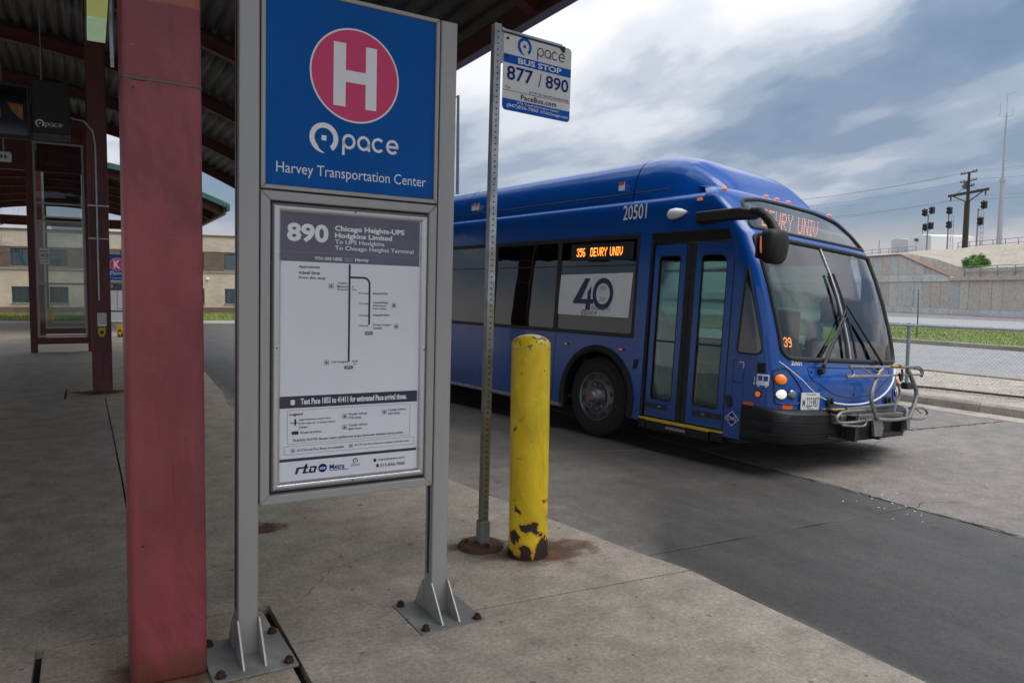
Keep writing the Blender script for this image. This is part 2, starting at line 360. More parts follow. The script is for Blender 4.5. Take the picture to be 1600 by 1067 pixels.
def tag(o, label=None, cat=None, group=None, kind=None):
    if label: o['label'] = label
    if cat: o['category'] = cat
    if group: o['group'] = group
    if kind: o['kind'] = kind
    return o
def thing(name, label, cat, loc=(0, 0, 0), rz=0, group=None):
    o = bpy.data.objects.new(name, None); COL.objects.link(o); o.location = loc; o.rotation_euler = (0, 0, rz); o.empty_display_size = .2
    return tag(o, label, cat, group)
def struct(name): 
    o = bpy.data.objects.new(name, None); COL.objects.link(o); o['kind'] = 'structure'; return o
def copy_tree(o, parent=None):
    c = o.copy(); COL.objects.link(c)
    if parent: c.parent = parent
    for ch in list(o.children): copy_tree(ch, c)
    return c
def rect(x0, y0, x1, y1): return [(x0, y0), (x1, y0), (x1, y1), (x0, y1)]
def rrect(x0, y0, x1, y1, r, n=5):
    out = []
    for cx_, cy_, a in ((x1-r, y0+r, -90), (x1-r, y1-r, 0), (x0+r, y1-r, 90), (x0+r, y0+r, 180)):
        for i in range(n+1): t = R(a+90*i/n); out.append((cx_+r*math.cos(t), cy_+r*math.sin(t)))
    return out
def rpoly(pts, r, n=5):
    out = []; m = len(pts)
    for i in range(m):
        p = Vector(pts[i]); a = Vector(pts[i-1]); b = Vector(pts[(i+1) % m]); ri = r[i] if isinstance(r, (list, tuple)) else r
        da = (a-p).normalized(); db = (b-p).normalized(); p0 = p+da*ri; p1 = p+db*ri
        for k in range(n+1):
            t = k/n; q = p0*(1-t)**2+p*2*t*(1-t)+p1*t*t; out.append((q.x, q.y))
    return out
def circ(cx_, cy_, r, n=32): return [(cx_+r*math.cos(2*math.pi*i/n), cy_+r*math.sin(2*math.pi*i/n)) for i in range(n)]

# frames for flat print: fn(x,y,t) -> 3D, t is depth behind the face
def fnXZ(y): return lambda a, b, t: (a, y+t, b)          # faces -y
def text(s, box, fn, m, parent, name='lettering', bold=0.0, fit='both', d=.0015, space=1.0):
    """flat letters fitted into box (x0,y0,x1,y1) of the face fn"""
    cu = bpy.data.curves.new('t', 'FONT'); cu.body = s; cu.size = 1; cu.offset = bold; cu.resolution_u = 3; cu.space_character = space
    o = bpy.data.objects.new('t', cu); COL.objects.link(o); me = bpy.data.meshes.new_from_object(o)
    bpy.data.objects.remove(o)
    xs = [v.co.x for v in me.vertices]; ys = [v.co.y for v in me.vertices]
    x0, x1, y0, y1 = min(xs), max(xs), min(ys), max(ys); X0, Y0, X1, Y1 = box
    sx = (X1-X0)/(x1-x0); sy = (Y1-Y0)/(y1-y0)
    mb = MB(); mb.add([fn(X0+(v.co.x-x0)*sx, Y0+(v.co.y-y0)*sy, 0) for v in me.vertices], [tuple(p.vertices) for p in me.polygons])
    bpy.data.meshes.remove(me)
    return mb.obj(name, m, parent, recalc=False)
def flat(loops, fn, m, parent, name, d=.001):
    return MB().prism(loops, fn, d).obj(name, m, parent)
def arcs(mb, fn, cx_, cy_, r, w_, a0, a1, n=26, sx=1, taper=False):
    vs = []; 
    for i in range(n+1):
        t = i/n; a = R(a0+(a1-a0)*t); ww = w_
        if taper and t > .86: ww = w_*(1-(t-.86)/.14*.9)
        ro = r; ri = r-ww
        for q in (ro, ri): vs.append(fn(cx_+q*math.cos(a)*sx, cy_+q*math.sin(a), 0))
    mb.add(vs, [(2*i, 2*i+1, 2*i+3, 2*i+2) for i in range(n)])
def pace_word(fn, x0, y0, x1, h, m, parent, wt=.2, name='lettering'):
    """four geometric lower case letters p a c e drawn as strokes between x0 and x1; h = x-height, y0 = baseline"""
    mb = MB(); adv = (x1-x0)/4.18; r = h/2; w_ = h*wt; sx = (adv*.94)/h
    def bar(a, b, c, d): mb.add([fn(a, b, 0), fn(c, b, 0), fn(c, d, 0), fn(a, d, 0)], [(0, 1, 2, 3)])
    for i, ch in enumerate('pace'):
        cx_ = x0+adv*(i*1.06+.48); cy_ = y0+r
        if ch == 'p': arcs(mb, fn, cx_, cy_, r, w_, 0, 360, sx=sx); bar(cx_-r*sx, y0-h*.42, cx_-r*sx+w_*sx, cy_)
        if ch == 'a': arcs(mb, fn, cx_, cy_, r, w_, 0, 360, sx=sx); bar(cx_+r*sx-w_*sx, y0, cx_+r*sx, cy_)
        if ch == 'c': arcs(mb, fn, cx_, cy_, r, w_, 42, 318, sx=sx)
        if ch == 'e': arcs(mb, fn, cx_, cy_, r, w_, 0, 318, sx=sx); bar(cx_-r*sx+w_*sx, cy_-w_*.45, cx_+r*sx-w_*.1*sx, cy_+w_*.45)
    return mb.obj(name, m, parent, recalc=False)
def ring_logo(fn, cx_, cy_, r, m, parent, sx=1, name='logo'):
    mb = MB(); arcs(mb, fn, cx_, cy_, r, r*.34, -52, 272, sx=sx, taper=True, n=36)
    q = r*.17; mb.add([fn(cx_+a*q*sx, cy_+b*q, 0) for a, b in ((-1, -1), (1, -1), (1, 1), (-1, 1))], [(0, 1, 2, 3)])
    return mb.obj(name, m, parent, recalc=False)
F57 = {'3': '1111000001000010111000001000011111 0', '0': ''}
FONT = {
 '3': ['01110', '10001', '00001', '00110', '00001', '10001', '01110'], '5': ['11111', '10000', '11110', '00001', '00001', '10001', '01110'],
 '6': ['01110', '10000', '10000', '11110', '10001', '10001', '01110'], '9': ['01110', '10001', '10001', '01111', '00001', '00001', '01110'],
 'D': ['11110', '10001', '10001', '10001', '10001', '10001', '11110'], 'E': ['11111', '10000', '10000', '11110', '10000', '10000', '11111'],
 'V': ['10001', '10001', '10001', '10001', '10001', '01010', '00100'], 'R': ['11110', '10001', '10001', '11110', '10100', '10010', '10001'],
 'Y': ['10001', '10001', '01010', '00100', '00100', '00100', '00100'], 'U': ['10001', '10001', '10001', '10001', '10001', '10001', '01110'],
 'N': ['10001', '11001', '11001', '10101', '10011', '10011', '10001'], 'I': ['111', '010', '010', '010', '010', '010', '111'], ' ': ['000']*7}
def led(s, box, fn, m, parent, name='led_lettering', fill=.86):
    cols = []
    for ch in s:
        g = FONT[ch]
        for c in range(len(g[0])): cols.append([g[r][c] for r in range(7)])
        cols.append(['0']*7)
    cols = cols[:-1]; x0, y0, x1, y1 = box; dx = (x1-x0)/len(cols); dy = (y1-y0)/7; mb = MB()
    for i, c in enumerate(cols):
        for j, b in enumerate(c):
            if b == '1':
                a = x0+dx*(i+.5); q = y1-dy*(j+.5); hx = dx*fill/2; hy = dy*fill/2
                mb.add([fn(a-hx, q-hy, 0), fn(a+hx, q-hy, 0), fn(a+hx, q+hy, 0), fn(a-hx, q+hy, 0)], [(0, 1, 2, 3)])
    return mb.obj(name, m, parent, recalc=False)

# ------------------------------------------------------------------ ground and paving
def jit(poly, amt, step=.25):
    out = []
    for i in range(len(poly)):
        a = Vector(poly[i]); b = Vector(poly[(i+1) % len(poly)]); n = max(1, int((b-a).length/step))
        d = (b-a).normalized(); nn = Vector((-d.y, d.x))
        for k in range(n):
            q = a.lerp(b, k/n)
            if k: q = q+nn*random.uniform(-amt, amt)
            out.append((q.x, q.y))
    return out
def slab(parent, poly, m, z=0.0, t=.05, bev=.006, gap=.007, j=.0015, name='slab'):
    # shrink towards the joint
    P = [Vector(p) for p in poly]; n = len(P); out = []
    area = sum(P[i].x*P[(i+1) % n].y-P[(i+1) % n].x*P[i].y for i in range(n)); sg = 1 if area > 0 else -1
    for i in range(n):
        a = (P[i]-P[i-1]).normalized(); b = (P[(i+1) % n]-P[i]).normalized()
        na = Vector((-a.y, a.x))*sg; nb = Vector((-b.y, b.x))*sg; k = na+nb
        q = P[i]+k*(gap/(max(.3, 1+na.dot(nb)))); out.append((q.x, q.y))
    out = jit(out, j)
    return MB().prism([out], lambda x, y, d: (x, y, z-d), t).obj(name, m, parent, bevel=bev)
g = MB().add([(-1500, -1500, -.08), (1500, -1500, -.08), (1500, 1500, -.08), (-1500, 1500, -.08)], [(0, 1, 2, 3)]).obj('ground', 'yard'); g['kind'] = 'structure'
sub = MB().box(-9.5, 11.6, -9, 46, -.075, -.052).obj('subgrade', 'soil'); sub['kind'] = 'structure'

plat = struct('platform')
EDGE = [(3.17, -8), (3.17, 3.31), (3.06, 3.8), (2.62, 7.0), (1.72, 10.4), (1.70, 11.2), (1.84, 12.9), (1.95, 15.7), (2.05, 18.6), (2.15, 24.6), (2.3, 31), (2.3, 38)]
def xe(y):
    for (a, b), (c, d) in zip(EDGE, EDGE[1:]):
        if b <= y <= d: return a+(c-a)*(y-b)/(d-b)
for p in ([(-9, -8), (-3.4, -8), (-3.4, 3.42), (-9, 3.42)], [(-3.4, -8), (.77, -8), (.77, 2.82), (-.25, 2.82), (-.25, 3.42), (-3.4, 3.42)],
          [(.79, -8), (3.17, -8), (3.17, 3.31), (.79, 3.49)],
          [(-9, 3.42), (-3.4, 3.42), (-3.4, 7.12), (-9, 7.12)], [(-3.4, 3.42), (-.25, 3.42), (-.25, 3.99), (.21, 3.99), (.21, 7.08), (-3.4, 7.12)],
          [(.21, 3.99), (.79, 3.99), (.79, 3.49), (3.17, 3.31), (3.06, 3.8), (2.62, 7.0), (.21, 7.08)],
          [(-9, 7.12), (-3.4, 7.12), (-3.4, 12.7), (-9, 12.7)], [(-3.4, 7.12), (.21, 7.08), (.17, 12.66), (-.36, 12.66), (-.36, 12.7), (-3.4, 12.7)],
          [(.21, 7.08), (2.62, 7.0), (1.72, 10.4), (1.70, 11.2), (1.84, 12.66), (.17, 12.66)]):
    slab(plat, p, 'plat')
ys = [12.7, 18.5, 24.5, 31, 38]
for y0, y1 in zip(ys, ys[1:]):
    xs = [-9, -3.4, .17]
    for k in range(3):
        if k < 2: pl = [(xs[k], y0), (xs[k+1], y0), (xs[k+1], y1), (xs[k], y1)]
        else: pl = [(.17, y0), (xe(y0), y0)]+[(a, b) for a, b in EDGE if y0 < b < y1]+[(xe(y1), y1), (.17, y1)]
        if y0 == 12.7 and k == 1: pl = [(-3.4, 12.7), (-.36, 12.7), (-.36, 13.85), (.17, 13.85), (.17, y1), (-3.4, y1)]
        if y0 == 12.7 and k == 2: pl = [(.17, 13.85), (.66, 13.85), (.66, 12.66), (1.84, 12.7)]+[(a, b) for a, b in EDGE if y0 < b < y1]+[(xe(y1), y1), (.17, y1)]
        slab(plat, pl, 'plat')
slab(plat, rpoly([(-.225, 2.85), (.75, 2.85), (.75, 3.965), (-.225, 3.965)], .09), 'block', z=.004, gap=.0, name='footing_block')
slab(plat, rpoly([(-.34, 12.68), (.64, 12.68), (.64, 13.83), (-.34, 13.83)], .05), 'block', z=.004, gap=.0, name='footing_block')
# rust-stained patch of repair by the sign, small debris
fl = MB()
for i in range(26):
    x = random.gauss(5.66, .22); y = random.gauss(3.55, .28); r_ = random.uniform(.003, .008); a0 = random.random()*6
    pts = [(x+r_*random.uniform(.6, 1.3)*math.cos(a0+k*1.2566)*1.3, y+r_*random.uniform(.6, 1.3)*math.sin(a0+k*1.2566)) for k in range(5)]
    fl.prism([pts], lambda a, b, d: (a, b, -.003-d), .004)
o = fl.obj('paint_flecks', 'white_bright'); tag(o, 'scattered white paint flecks on the dark bus lane', 'debris', kind='stuff')
pk = MB()
for i in range(5): pk.box(.585+random.uniform(-.015, .015), .60+random.uniform(-.01, .015), 3.30, 3.312, .002, .012)

lane = struct('bus_lane')
LJ = [(-8, -8), (-3.9, -3.9), (-.1, -.15), (3.64, 3.5), (6.9, 6.02), (10.5, 9.7), (14.1, 13.4), (18, 17), (22, 21), (26, 25), (30, 29), (34, 33), (38, 38)]
for (a0, b0), (a1, b1) in zip(LJ, LJ[1:]):
    pts = [(xe(a0), a0), (5.7, b0), (5.7, b1), (xe(a1), a1)]+[(a, b) for a, b in EDGE[::-1] if a0 < b < a1]
    slab(lane, pts, 'lane', z=-.006, gap=.006, bev=.004, j=.010)
OJ = [-8, -4, -1.6, 1.9, 5.65, 9.3, 13, 17, 21, 26, 31, 38]
for y0, y1 in zip(OJ, OJ[1:]):
    slab(lane, [(5.7, y0+.25), (10.85, y0-.25), (10.85, y1-.25), (5.7, y1+.25)], 'outer', z=-.006, gap=.012, bev=.005, j=.018)
def crack(pts, wd_, parent, z=-.0055, j=.035, m='soil'):
    vs = []; P_ = []
    for (a, b) in zip(pts, pts[1:]):
        A_ = Vector(a); B_ = Vector(b); n_ = max(2, int((B_-A_).length/.05)); d_ = (B_-A_).normalized(); nn = Vector((-d_.y, d_.x)); 
        for k in range(n_): P_.append(A_.lerp(B_, k/n_)+nn*random.uniform(-j, j)*.5)
    off = 0
    for i, p_ in enumerate(P_):
        w_ = wd_*random.uniform(.25, 1.1)*(.3 if i in (0, len(P_)-1) else 1); q = P_[min(i+1, len(P_)-1)]-P_[max(0, i-1)]; q.normalize(); nn = Vector((-q.y, q.x))
        vs += [(p_.x+nn.x*w_, p_.y+nn.y*w_, z), (p_.x-nn.x*w_, p_.y-nn.y*w_, z)]
    MB().add(vs, [(2*i, 2*i+1, 2*i+3, 2*i+2) for i in range(len(P_)-1)]).obj('crack', m, parent, recalc=False)
crack([(5.71, 5.0), (5.75, 4.2), (5.70, 3.6), (5.74, 2.9), (5.70, 2.0)], .013, lane)
crack([(5.71, 3.45), (5.95, 3.55), (6.4, 3.3)], .006, lane); crack([(8.6, 5.62), (9.6, 5.5), (10.8, 5.38)], .02, lane, j=.06); crack([(6.3, 4.9), (7.2, 5.0), (8.7, 5.6)], .005, lane)
crack([(4.0, 5.9), (4.6, 5.95), (5.3, 6.1)], .004, lane); crack([(7.4, 3.2), (8.0, 2.9), (9.3, 3.05)], .004, lane); crack([(1.0, 4.0), (1.25, 4.35), (1.6, 4.5)], .0025, plat, z=.0004); crack([(1.72, 3.72), (1.95, 3.95)], .002, plat, z=.0004)
crack([(3.3, 8.6), (4.1, 8.2), (4.9, 8.8)], .005, lane)
kerb = struct('far_kerb')
for y0 in range(-9, 36, 3):
    slab(kerb, [(10.87, y0), (11.30, y0), (11.30, y0+3), (10.87, y0+3)], 'gutter', z=-.002, gap=.004, name='gutter_pan')
    MB().prism([[(11.30, -.05), (11.32, .10), (11.36, .135), (11.50, .14), (11.50, -.05)]], lambda a, b, d, y=y0: (a, y+.004+d, b), 2.992).obj('kerb_stone', 'gutter', kerb, bevel=.008)
o = MB().prism([[(11.51, -9), (15.3, -9), (15.3, 45), (11.51, 45)]], lambda a, b, d: (a, b, .10-d), .15).obj('gravel_verge', 'gravel'); o['kind'] = 'structure'
# loose stones on the verge
st = MB()
for i in range(2600):
    x = 11.55+random.random()**1.3*3.4; y = random.uniform(3.5, 16); r_ = random.uniform(.008, .022); h = r_*random.uniform(.5, 1)
    c = [(x+r_*random.uniform(.6, 1.2)*math.cos(k*1.57+i), y+r_*random.uniform(.6, 1.2)*math.sin(k*1.57+i), .099) for k in range(4)]
    st.add(c+[(x, y, .10+h)], [(0, 1, 4), (1, 2, 4), (2, 3, 4), (3, 0, 4)])
tag(st.obj('gravel', 'gravel'), 'loose pale gravel along the foot of the chain link fence', 'gravel', kind='stuff')
o = MB().box(15.3, 15.55, -30, 80, -.05, .14).obj('verge_kerb', 'gutter', bevel=.02); o['kind'] = 'structure'
o = MB().box(15.56, 25.1, -60, 150, -.07, -.012).obj('near_street', 'far'); o['kind'] = 'structure'
o = MB().box(25.1, 25.35, -60, 150, -.05, .13).obj('median_kerb', 'gutter', bevel=.02); o['kind'] = 'structure'
o = MB().box(40.2, 54.0, -60, 150, -.07, -.012).obj('far_street', 'far'); o['kind'] = 'structure'

# grass: median and the strip before the building
MT['grass'] = mat('grass_blades', (.24, .28, .075), .85, var=.35, scale=.9)
MT['lawn'] = mat('lawn_ground', (.15, .19, .045), .95, var=.35, scale=1.2, bump=.4, bscale=30)
o = MB().box(25.36, 40.2, -60, 150, -.05, .05).obj('grass_median', 'lawn'); o['kind'] = 'structure'
def blades(name, x0, x1, y0, y1, n, h, label, base):
    mb = MB()
    for i in range(n):
        x = random.uniform(x0, x1); y = random.uniform(y0, y1); a = random.random()*6.28; q = h*random.uniform(.5, 1.4); l = random.uniform(-.5, .5)*q
        dx, dy = math.cos(a)*h*.28, math.sin(a)*h*.28
        mb.add([(x-dx, y-dy, base), (x+dx, y+dy, base), (x+l, y+l*.5, base+q)], [(0, 1, 2)])
    return tag(mb.obj(name, 'grass', recalc=False), label, 'grass', kind='stuff')
blades('grass', 25.4, 40.2, 8, 40, 30000, .065, 'short green grass on the wide median beyond the fence', .05)
# ------------------------------------------------------------------ columns
def column(x0, x1, y0, y1, h, m, label, name='canopy_column'):
    t = thing(name, label, 'column', ((x0+x1)/2, (y0+y1)/2, 0)); hx = (x1-x0)/2; hy = (y1-y0)/2
    MB().box(-hx, hx, -hy, hy, .0, h).obj('shaft', m, t, bevel=.022, segs=4)
    return t
MT['strap'] = mat('dull_strap_steel', (.13, .11, .10), .5, .5, var=.3, scale=20)
c1 = column(.115, .412, 3.38, 3.68, 5.93, 'column', 'rose painted square steel column nearest the camera with rust at its foot')
c1.rotation_euler = (0, .005, 0)
st_ = MB(); st_.prism([rrect(-.152, -.154, .152, .154, .02), rrect(-.149, -.151, .149, .151, .02)], lambda a, b, d: (a, b, 2.515-a*.02+d), .009)
st_.obj('metal_strap', 'strap', c1)
MB().box(-.11, -.06, -.158, -.151, 2.512, 2.528).obj('strap_buckle', 'strap', c1, bevel=.003)
c2 = column(.009, .285, 13.14, 13.42, 5.97, 'maroon', 'maroon square steel column with conduit and push button farther along the platform')
for z in (2.88, 2.38):
    MB().prism([rrect(-.142, -.144, .142, .144, .02), rrect(-.139, -.141, .139, .141, .02)], lambda a, b, d: (a, b, z+d), .02).obj('metal_strap', 'galv', c2)
for (x, y) in ((.13, 30.4), (.13, 38.0)):
    column(x-.13, x+.13, y-.13, y+.13, 5.9 if y < 0 else 5.1, 'maroon', {30.4: 'maroon column under the nearer edge of the far canopy', 38.0: 'maroon column deep under the far canopy'}[y])
cd = MB().tube([(-.62, -.10, 5.08-.9), (-.40, -.12, 4.18), (-.16, -.152, 4.14), (-.045, -.155, 4.0), (-.02, -.156, 3.8), (-.02, -.156, 1.44)], .014, 8)
o = cd.obj('conduit', 'galv'); o.location = (.147, 13.28, 0); tag(o, 'thin grey conduit running down the front of the far maroon column', 'conduit')

# ------------------------------------------------------------------ canopy
def arch(x, k=.039, xc=-2.53, top=6.247): return top-k*(x-xc)**2
def canopy(name, label, x_off, y0, y1, ribs, xr=4.12, xl=-9.18, green=False, top=6.247, k=.039, xc=-2.53):
    t = thing(name, label, 'canopy', (x_off, y0, 0))
    A = lambda x: arch(x, k, xc, top)
    n = 40; X = [xl+(xr-xl)*i/n for i in range(n+1)]
    for y in ribs:
        mb = MB(); y = y-y0
        for wd, a, b in ((.14, 0.0, .018), (.02, .018, .23), (.14, .23, .248)):
            vs = []
            for x in X:
                for yy, zz_ in ((-wd/2, a), (wd/2, a), (wd/2, b), (-wd/2, b)): vs.append((x, y+yy, A(x)+zz_))
            fs = [(4*i+k, 4*i+(k+1) % 4, 4*i+4+(k+1) % 4, 4*i+4+k) for i in range(n) for k in range(4)]+[(0, 1, 2, 3), (4*n+3, 4*n+2, 4*n+1, 4*n)]
            mb.add(vs, fs)
        mb.obj('rib', 'steel_maroon', t)
    ys_ = [y0]+[r_ for r_ in ribs if y0 < r_ < y1]+[y1]; pitch = .20; m = int((xr-xl+.3)/pitch)
    for ya, yb in zip(ys_, ys_[1:]):
        if yb-ya < .1: continue
        rows = [[], []]; x = xl-.1
        for i in range(m):
            for dx, dz in ((0, 0), (.085, 0), (.105, .05), (.18, .05)):
                xx = xl-.1+i*pitch+dx; z = A(xx)+.262+dz
                rows[0].append((xx, ya-y0+.003, z)); rows[1].append((xx, yb-y0-.003, z))
        MB().grid(rows, smooth=False).obj('deck_panel', 'deck', t, solid=.004)
    # roofing sheet over the deck, gutters and rakes
    rows = [[(xl-.15+(xr-xl+.3)*i/24, yy, A(xl-.15+(xr-xl+.3)*i/24)+.36) for i in range(25)] for yy in (0, y1-y0)]
    MB().grid(rows).obj('roof_sheet', 'green', t, solid=.03)
    for xx, s in ((xr, 1), (xl, -1)):
        z = A(xx)
        fs_ = MB().box(min(xx, xx+.07*s), max(xx, xx+.07*s), 0, y1-y0, z-.02, z+.30); fs_.box(min(xx-.06*s, xx), max(xx-.06*s, xx), 0, y1-y0, z-.02, z+.02)
        fs_.obj('eave_fascia', 'fascia', t)
        MB().box(min(xx+.075*s, xx+.2*s), max(xx+.075*s, xx+.2*s), -.1, y1-y0+.1, z+.12, z+.33).obj('gutter', 'green', t, bevel=.02)
    for yy in (-.07, y1-y0+.01):
        mb = MB(); vs = []
        X2 = [xl-.1+(xr-xl+.3)*i/n for i in range(n+1)]
        for x in X2:
            for a, b in ((yy, .25 if green else .2), (yy+.05, .25 if green else .2), (yy+.05, .43 if green else .36), (yy, .43 if green else .36)): vs.append((x, a, A(x)+b))
        mb.add(vs, [(4*i+k, 4*i+(k+1) % 4, 4*i+4+(k+1) % 4, 4*i+4+k) for i in range(n) for k in range(4)]+[(0, 1, 2, 3), (4*n+3, 4*n+2, 4*n+1, 4*n)])
        mb.obj('rake_trim', 'green' if green else 'steel_maroon', t)
    return t
canopy('near_canopy', 'arched corrugated metal canopy on maroon ribs overhead at the left', 0, -.6, 24.15, [-.4, 3.53, 6.8, 10.1, 13.28, 16.95, 20.6, 24.0])
fc = canopy('far_canopy', 'second arched canopy with green roof edge beyond the first', 0, 27.5, 41.5, [27.8, 30.4, 33, 35.6, 38.2, 41.2], xr=4.1, xl=-6.5, green=True, top=5.28, k=.040, xc=-1.2)
tb = MB(); tb.box(-4.6, 2.6, 13.5, 13.7, 4.35, 4.78); tb.obj('tie_beam', 'steel_maroon', fc)
t = thing('header_wall', 'dark maroon panel wall hanging under the near canopy above the windbreak', 'wall panel', (-4.6, 22.4, 0))
for k in range(4): MB().box(k*1.17, k*1.17+1.165, -.05, .05, 4.62, 5.88-.0*k).obj('panel', 'steel_maroon', t, bevel=.01)
MB().box(-.1, 4.75, -.09, .09, 4.50, 4.615).obj('beam', 'steel_maroon', t)
# ------------------------------------------------------------------ big route sign
def lean(s, z): return s-.0135*z
def route_sign(loc, rz, letter, label, full=True):
    t = thing('route_sign', label, 'sign', loc); t.rotation_euler = (0, .0135, rz)
    for x0, x1, nm in ((-.047, .043, 'post'), (.915, 1.005, 'post')):
        mb = MB(); xm = (x0+x1)/2
        mb.prism([[(x0, -.045), (x1, -.045), (x1, .045), (x0, .045)]], lambda a, b, d: (a, b, .012+d), 3.03)
        mb.obj('post', 'alu', t, bevel=.006)
        if full:
            # groove on the flank, gusset fins, plate, bolts
            MB().box(x0-.0015, x0+.001, -.012, .012, .22, 3.0).obj('post_slot', 'black', t)
            pw = .19; c = xm-(.0 if x0 < 0 else .0); MB().box(c-pw+.01, c+pw-.01, -.245, .155, 0.003, .018).obj('base_plate', 'galv_plate', t, bevel=.003)
            for fx in (x0-.002, x1+.002):
                MB().prism([[(-.20, .018), (-.045, .018), (-.045, .185), (-.058, .185)]], lambda a, b, d, fx=fx: (fx-.004+d, a, b), .008).obj('gusset', 'alu', t)
                MB().prism([[(.15, .016), (.045, .016), (.045, .17), (.055, .17)]], lambda a, b, d, fx=fx: (fx-.004+d, a, b), .008).obj('gusset', 'alu', t)
            for bx, by in ((-1, -1), (1, -1), (-1, 1), (1, 1)):
                bb = MB().lathe([(0, .047), (.008, .047), (.009, .045), (.009, .040), (.0185, .0395), (.0190, .021), (.026, .0205), (.026, .0175)], 6)
                bb.obj('bolt', 'bolt', t, ang=20, loc=(c+bx*(pw-.045), (-.205 if by < 0 else .120), 0))
    # upper box: frame + face
    zt, zm, zb = 3.04, 2.13, .70
    xl_, xr_ = .047, .907
    def frame(z0, z1, wd, nm, m, y0, dep, x0=xl_, x1=xr_, bev=.004):
        f = fnXZ(y0)
        for pts in ([(x0, z0), (x1, z0), (x1-wd, z0+wd), (x0+wd, z0+wd)], [(x1, z0), (x1, z1), (x1-wd, z1-wd), (x1-wd, z0+wd)],
                    [(x1, z1), (x0, z1), (x0+wd, z1-wd), (x1-wd, z1-wd)], [(x0, z1), (x0, z0), (x0+wd, z0+wd), (x0+wd, z1-wd)]):
            c = Vector((sum(p[0] for p in pts)/4, sum(p[1] for p in pts)/4)); q = [((p[0]-c.x)*.9995+c.x, (p[1]-c.y)*.9995+c.y) for p in pts]
            MB().prism([q], f, dep).obj(nm, m, t, bevel=bev)
    frame(zm+.006, zt, .020, 'frame_bar', 'alu', -.050, .09)
    MB().box(xl_+.021, xr_-.021, -.040, .035, zm+.027, zt-.021).obj('sign_face', 'blue_sign', t)
    fn = fnXZ(-.0415)
    cxx = lean(.5145, 2.69)
    flat([circ(cxx, 2.693, .2165, 64)], fnXZ(-.0412), 'white', t, 'roundel_edge', .0008)
    flat([circ(cxx, 2.693, .2085, 64)], fnXZ(-.0422), 'pink', t, 'roundel', .0008)
    f3 = fnXZ(-.0430)
    if letter == 'H':
        a, b, c, d = .372, .430, .527, .581; z0, z1 = 2.546, 2.835
        flat([[(a, z0), (b, z0), (b, 2.660), (c, 2.660), (c, z0), (d, z0), (d, z1), (c, z1), (c, 2.714), (b, 2.714), (b, z1), (a, z1)]], f3, 'white', t, 'lettering', .0006)
    else:
        text(letter, (.385, 2.55, .58, 2.83), f3, 'white', t, bold=.03)
    ring_logo(fn, lean(.3625, 2.39), 2.39, .069, 'white', t, sx=.98)
    pace_word(fn, lean(.448, 2.38), 2.352, lean(.734, 2.38), .070, 'white', t, wt=.19)
    text('Harvey Transportation Center', (lean(.145, 2.24), 2.198, lean(.876, 2.24), 2.262), fn, 'white', t, bold=-.002)
    # lower case
    frame(zb, zm-.002, .042, 'frame_bar', 'alu', -.050, .09)
    MB().box(xl_+.043, xr_-.043, -.022, .03, zb+.043, zm-.045).obj('backing', 'black', t)
    # snap frame with rounded section
    x0, x1, z0, z1 = .099, .872, .752, 2.080; wd = .042
    for pts in ([(x0, z0), (x1, z0)], [(x1, z0), (x1, z1)], [(x1, z1), (x0, z1)], [(x0, z1), (x0, z0)]):
        (ax, az), (bx, bz) = pts; d = Vector((bx-ax, bz-az)).normalized(); nn = Vector((-d.y, d.x)); vs = []; K = 8
        for (px, pz), s in ((pts[0], 1), (pts[1], -1)):
            for k in range(K+1):
                u = k/K; off = wd*u; dep = -.024-.020*math.sin(math.pi*min(1, u*1.02))**.6
                vs.append((px+nn.x*off+d.x*off*s, dep, pz+nn.y*off+d.y*off*s))
        MB().add(vs, [(k, k+1, K+1+k+1, K+1+k) for k in range(K)], True).obj('snap_frame_bar', 'alu_hi', t)
    for sx_, sz_ in ((.120, 1.42), (.852, 1.40), (.485, 2.06), (.485, .772)):
        MB().lathe([(0, .0), (.004, 0), (.004, .004)], 8, org=(sx_, -.045, sz_), axis='y').obj('screw', 'bolt', t)
    px0, px1, pz0, pz1 = .136, .833, .79, 2.045
    MB().box(px0, px1, -.0235, -.0225, pz0, pz1).obj('poster', 'paper', t)
    g = fnXZ(-.0240); q = lambda s, z: (lean(s, z), z)
    P0, P1 = .1385, .826
    flat([rect(P0, 1.818, P1, 2.045)], g, 'hdr', t, 'header_panel', .0004)
    h = fnXZ(-.0246); i_ = 'ink'
    def tx(s, x0, z0, x1, z1, m='ink', b=0.0, sp=1.0):
        b = b+.012
        text(s, (lean(x0, z0), z0, lean(x1, z1), z1), h, m, t, bold=b, space=sp)
    if not full:
        tx('877', .194, 1.908, .388, 1.993, 'white', .02); flat([rect(.47, 1.2, .485, 1.8)], h, i_, t, 'route_line', .0003)
        flat([rect(.485, 1.2, .7, 1.215)], h, i_, t, 'route_line', .0003)
        flat([rect(P0, 1.10, P1, 1.15)], g, 'navy', t, 'band', .0004)
        return t
    tx('890', .194, 1.908, .388, 1.994, 'white', .025)
    tx('Chicago Heights-UPS', .418, 1.962, .770, 1.994, 'white', .02)
    tx('Hodgkins Limited', .418, 1.930, .705, 1.960, 'white', .02)
    tx('To UPS Hodgkins', .418, 1.903, .665, 1.929, 'white', 0)
    tx('To Chicago Heights Terminal', .418, 1.874, .819, 1.900, 'white', 0)
    flat([rect(P0, 1.8605, P1, 1.862)], h, 'ink_light', t, 'rule', .0003)
    tx('YOU ARE HERE', .320, 1.829, .452, 1.844, 'white', .015)
    flat([rrect(.438, 1.826, .480, 1.848, .005)], h, 'ink_light', t, 'route_badge', .0003); tx('890', .470, 1.831, .500, 1.843, 'white', .01)
    tx('Harvey', .516, 1.826, .585, 1.846, 'white', .015)
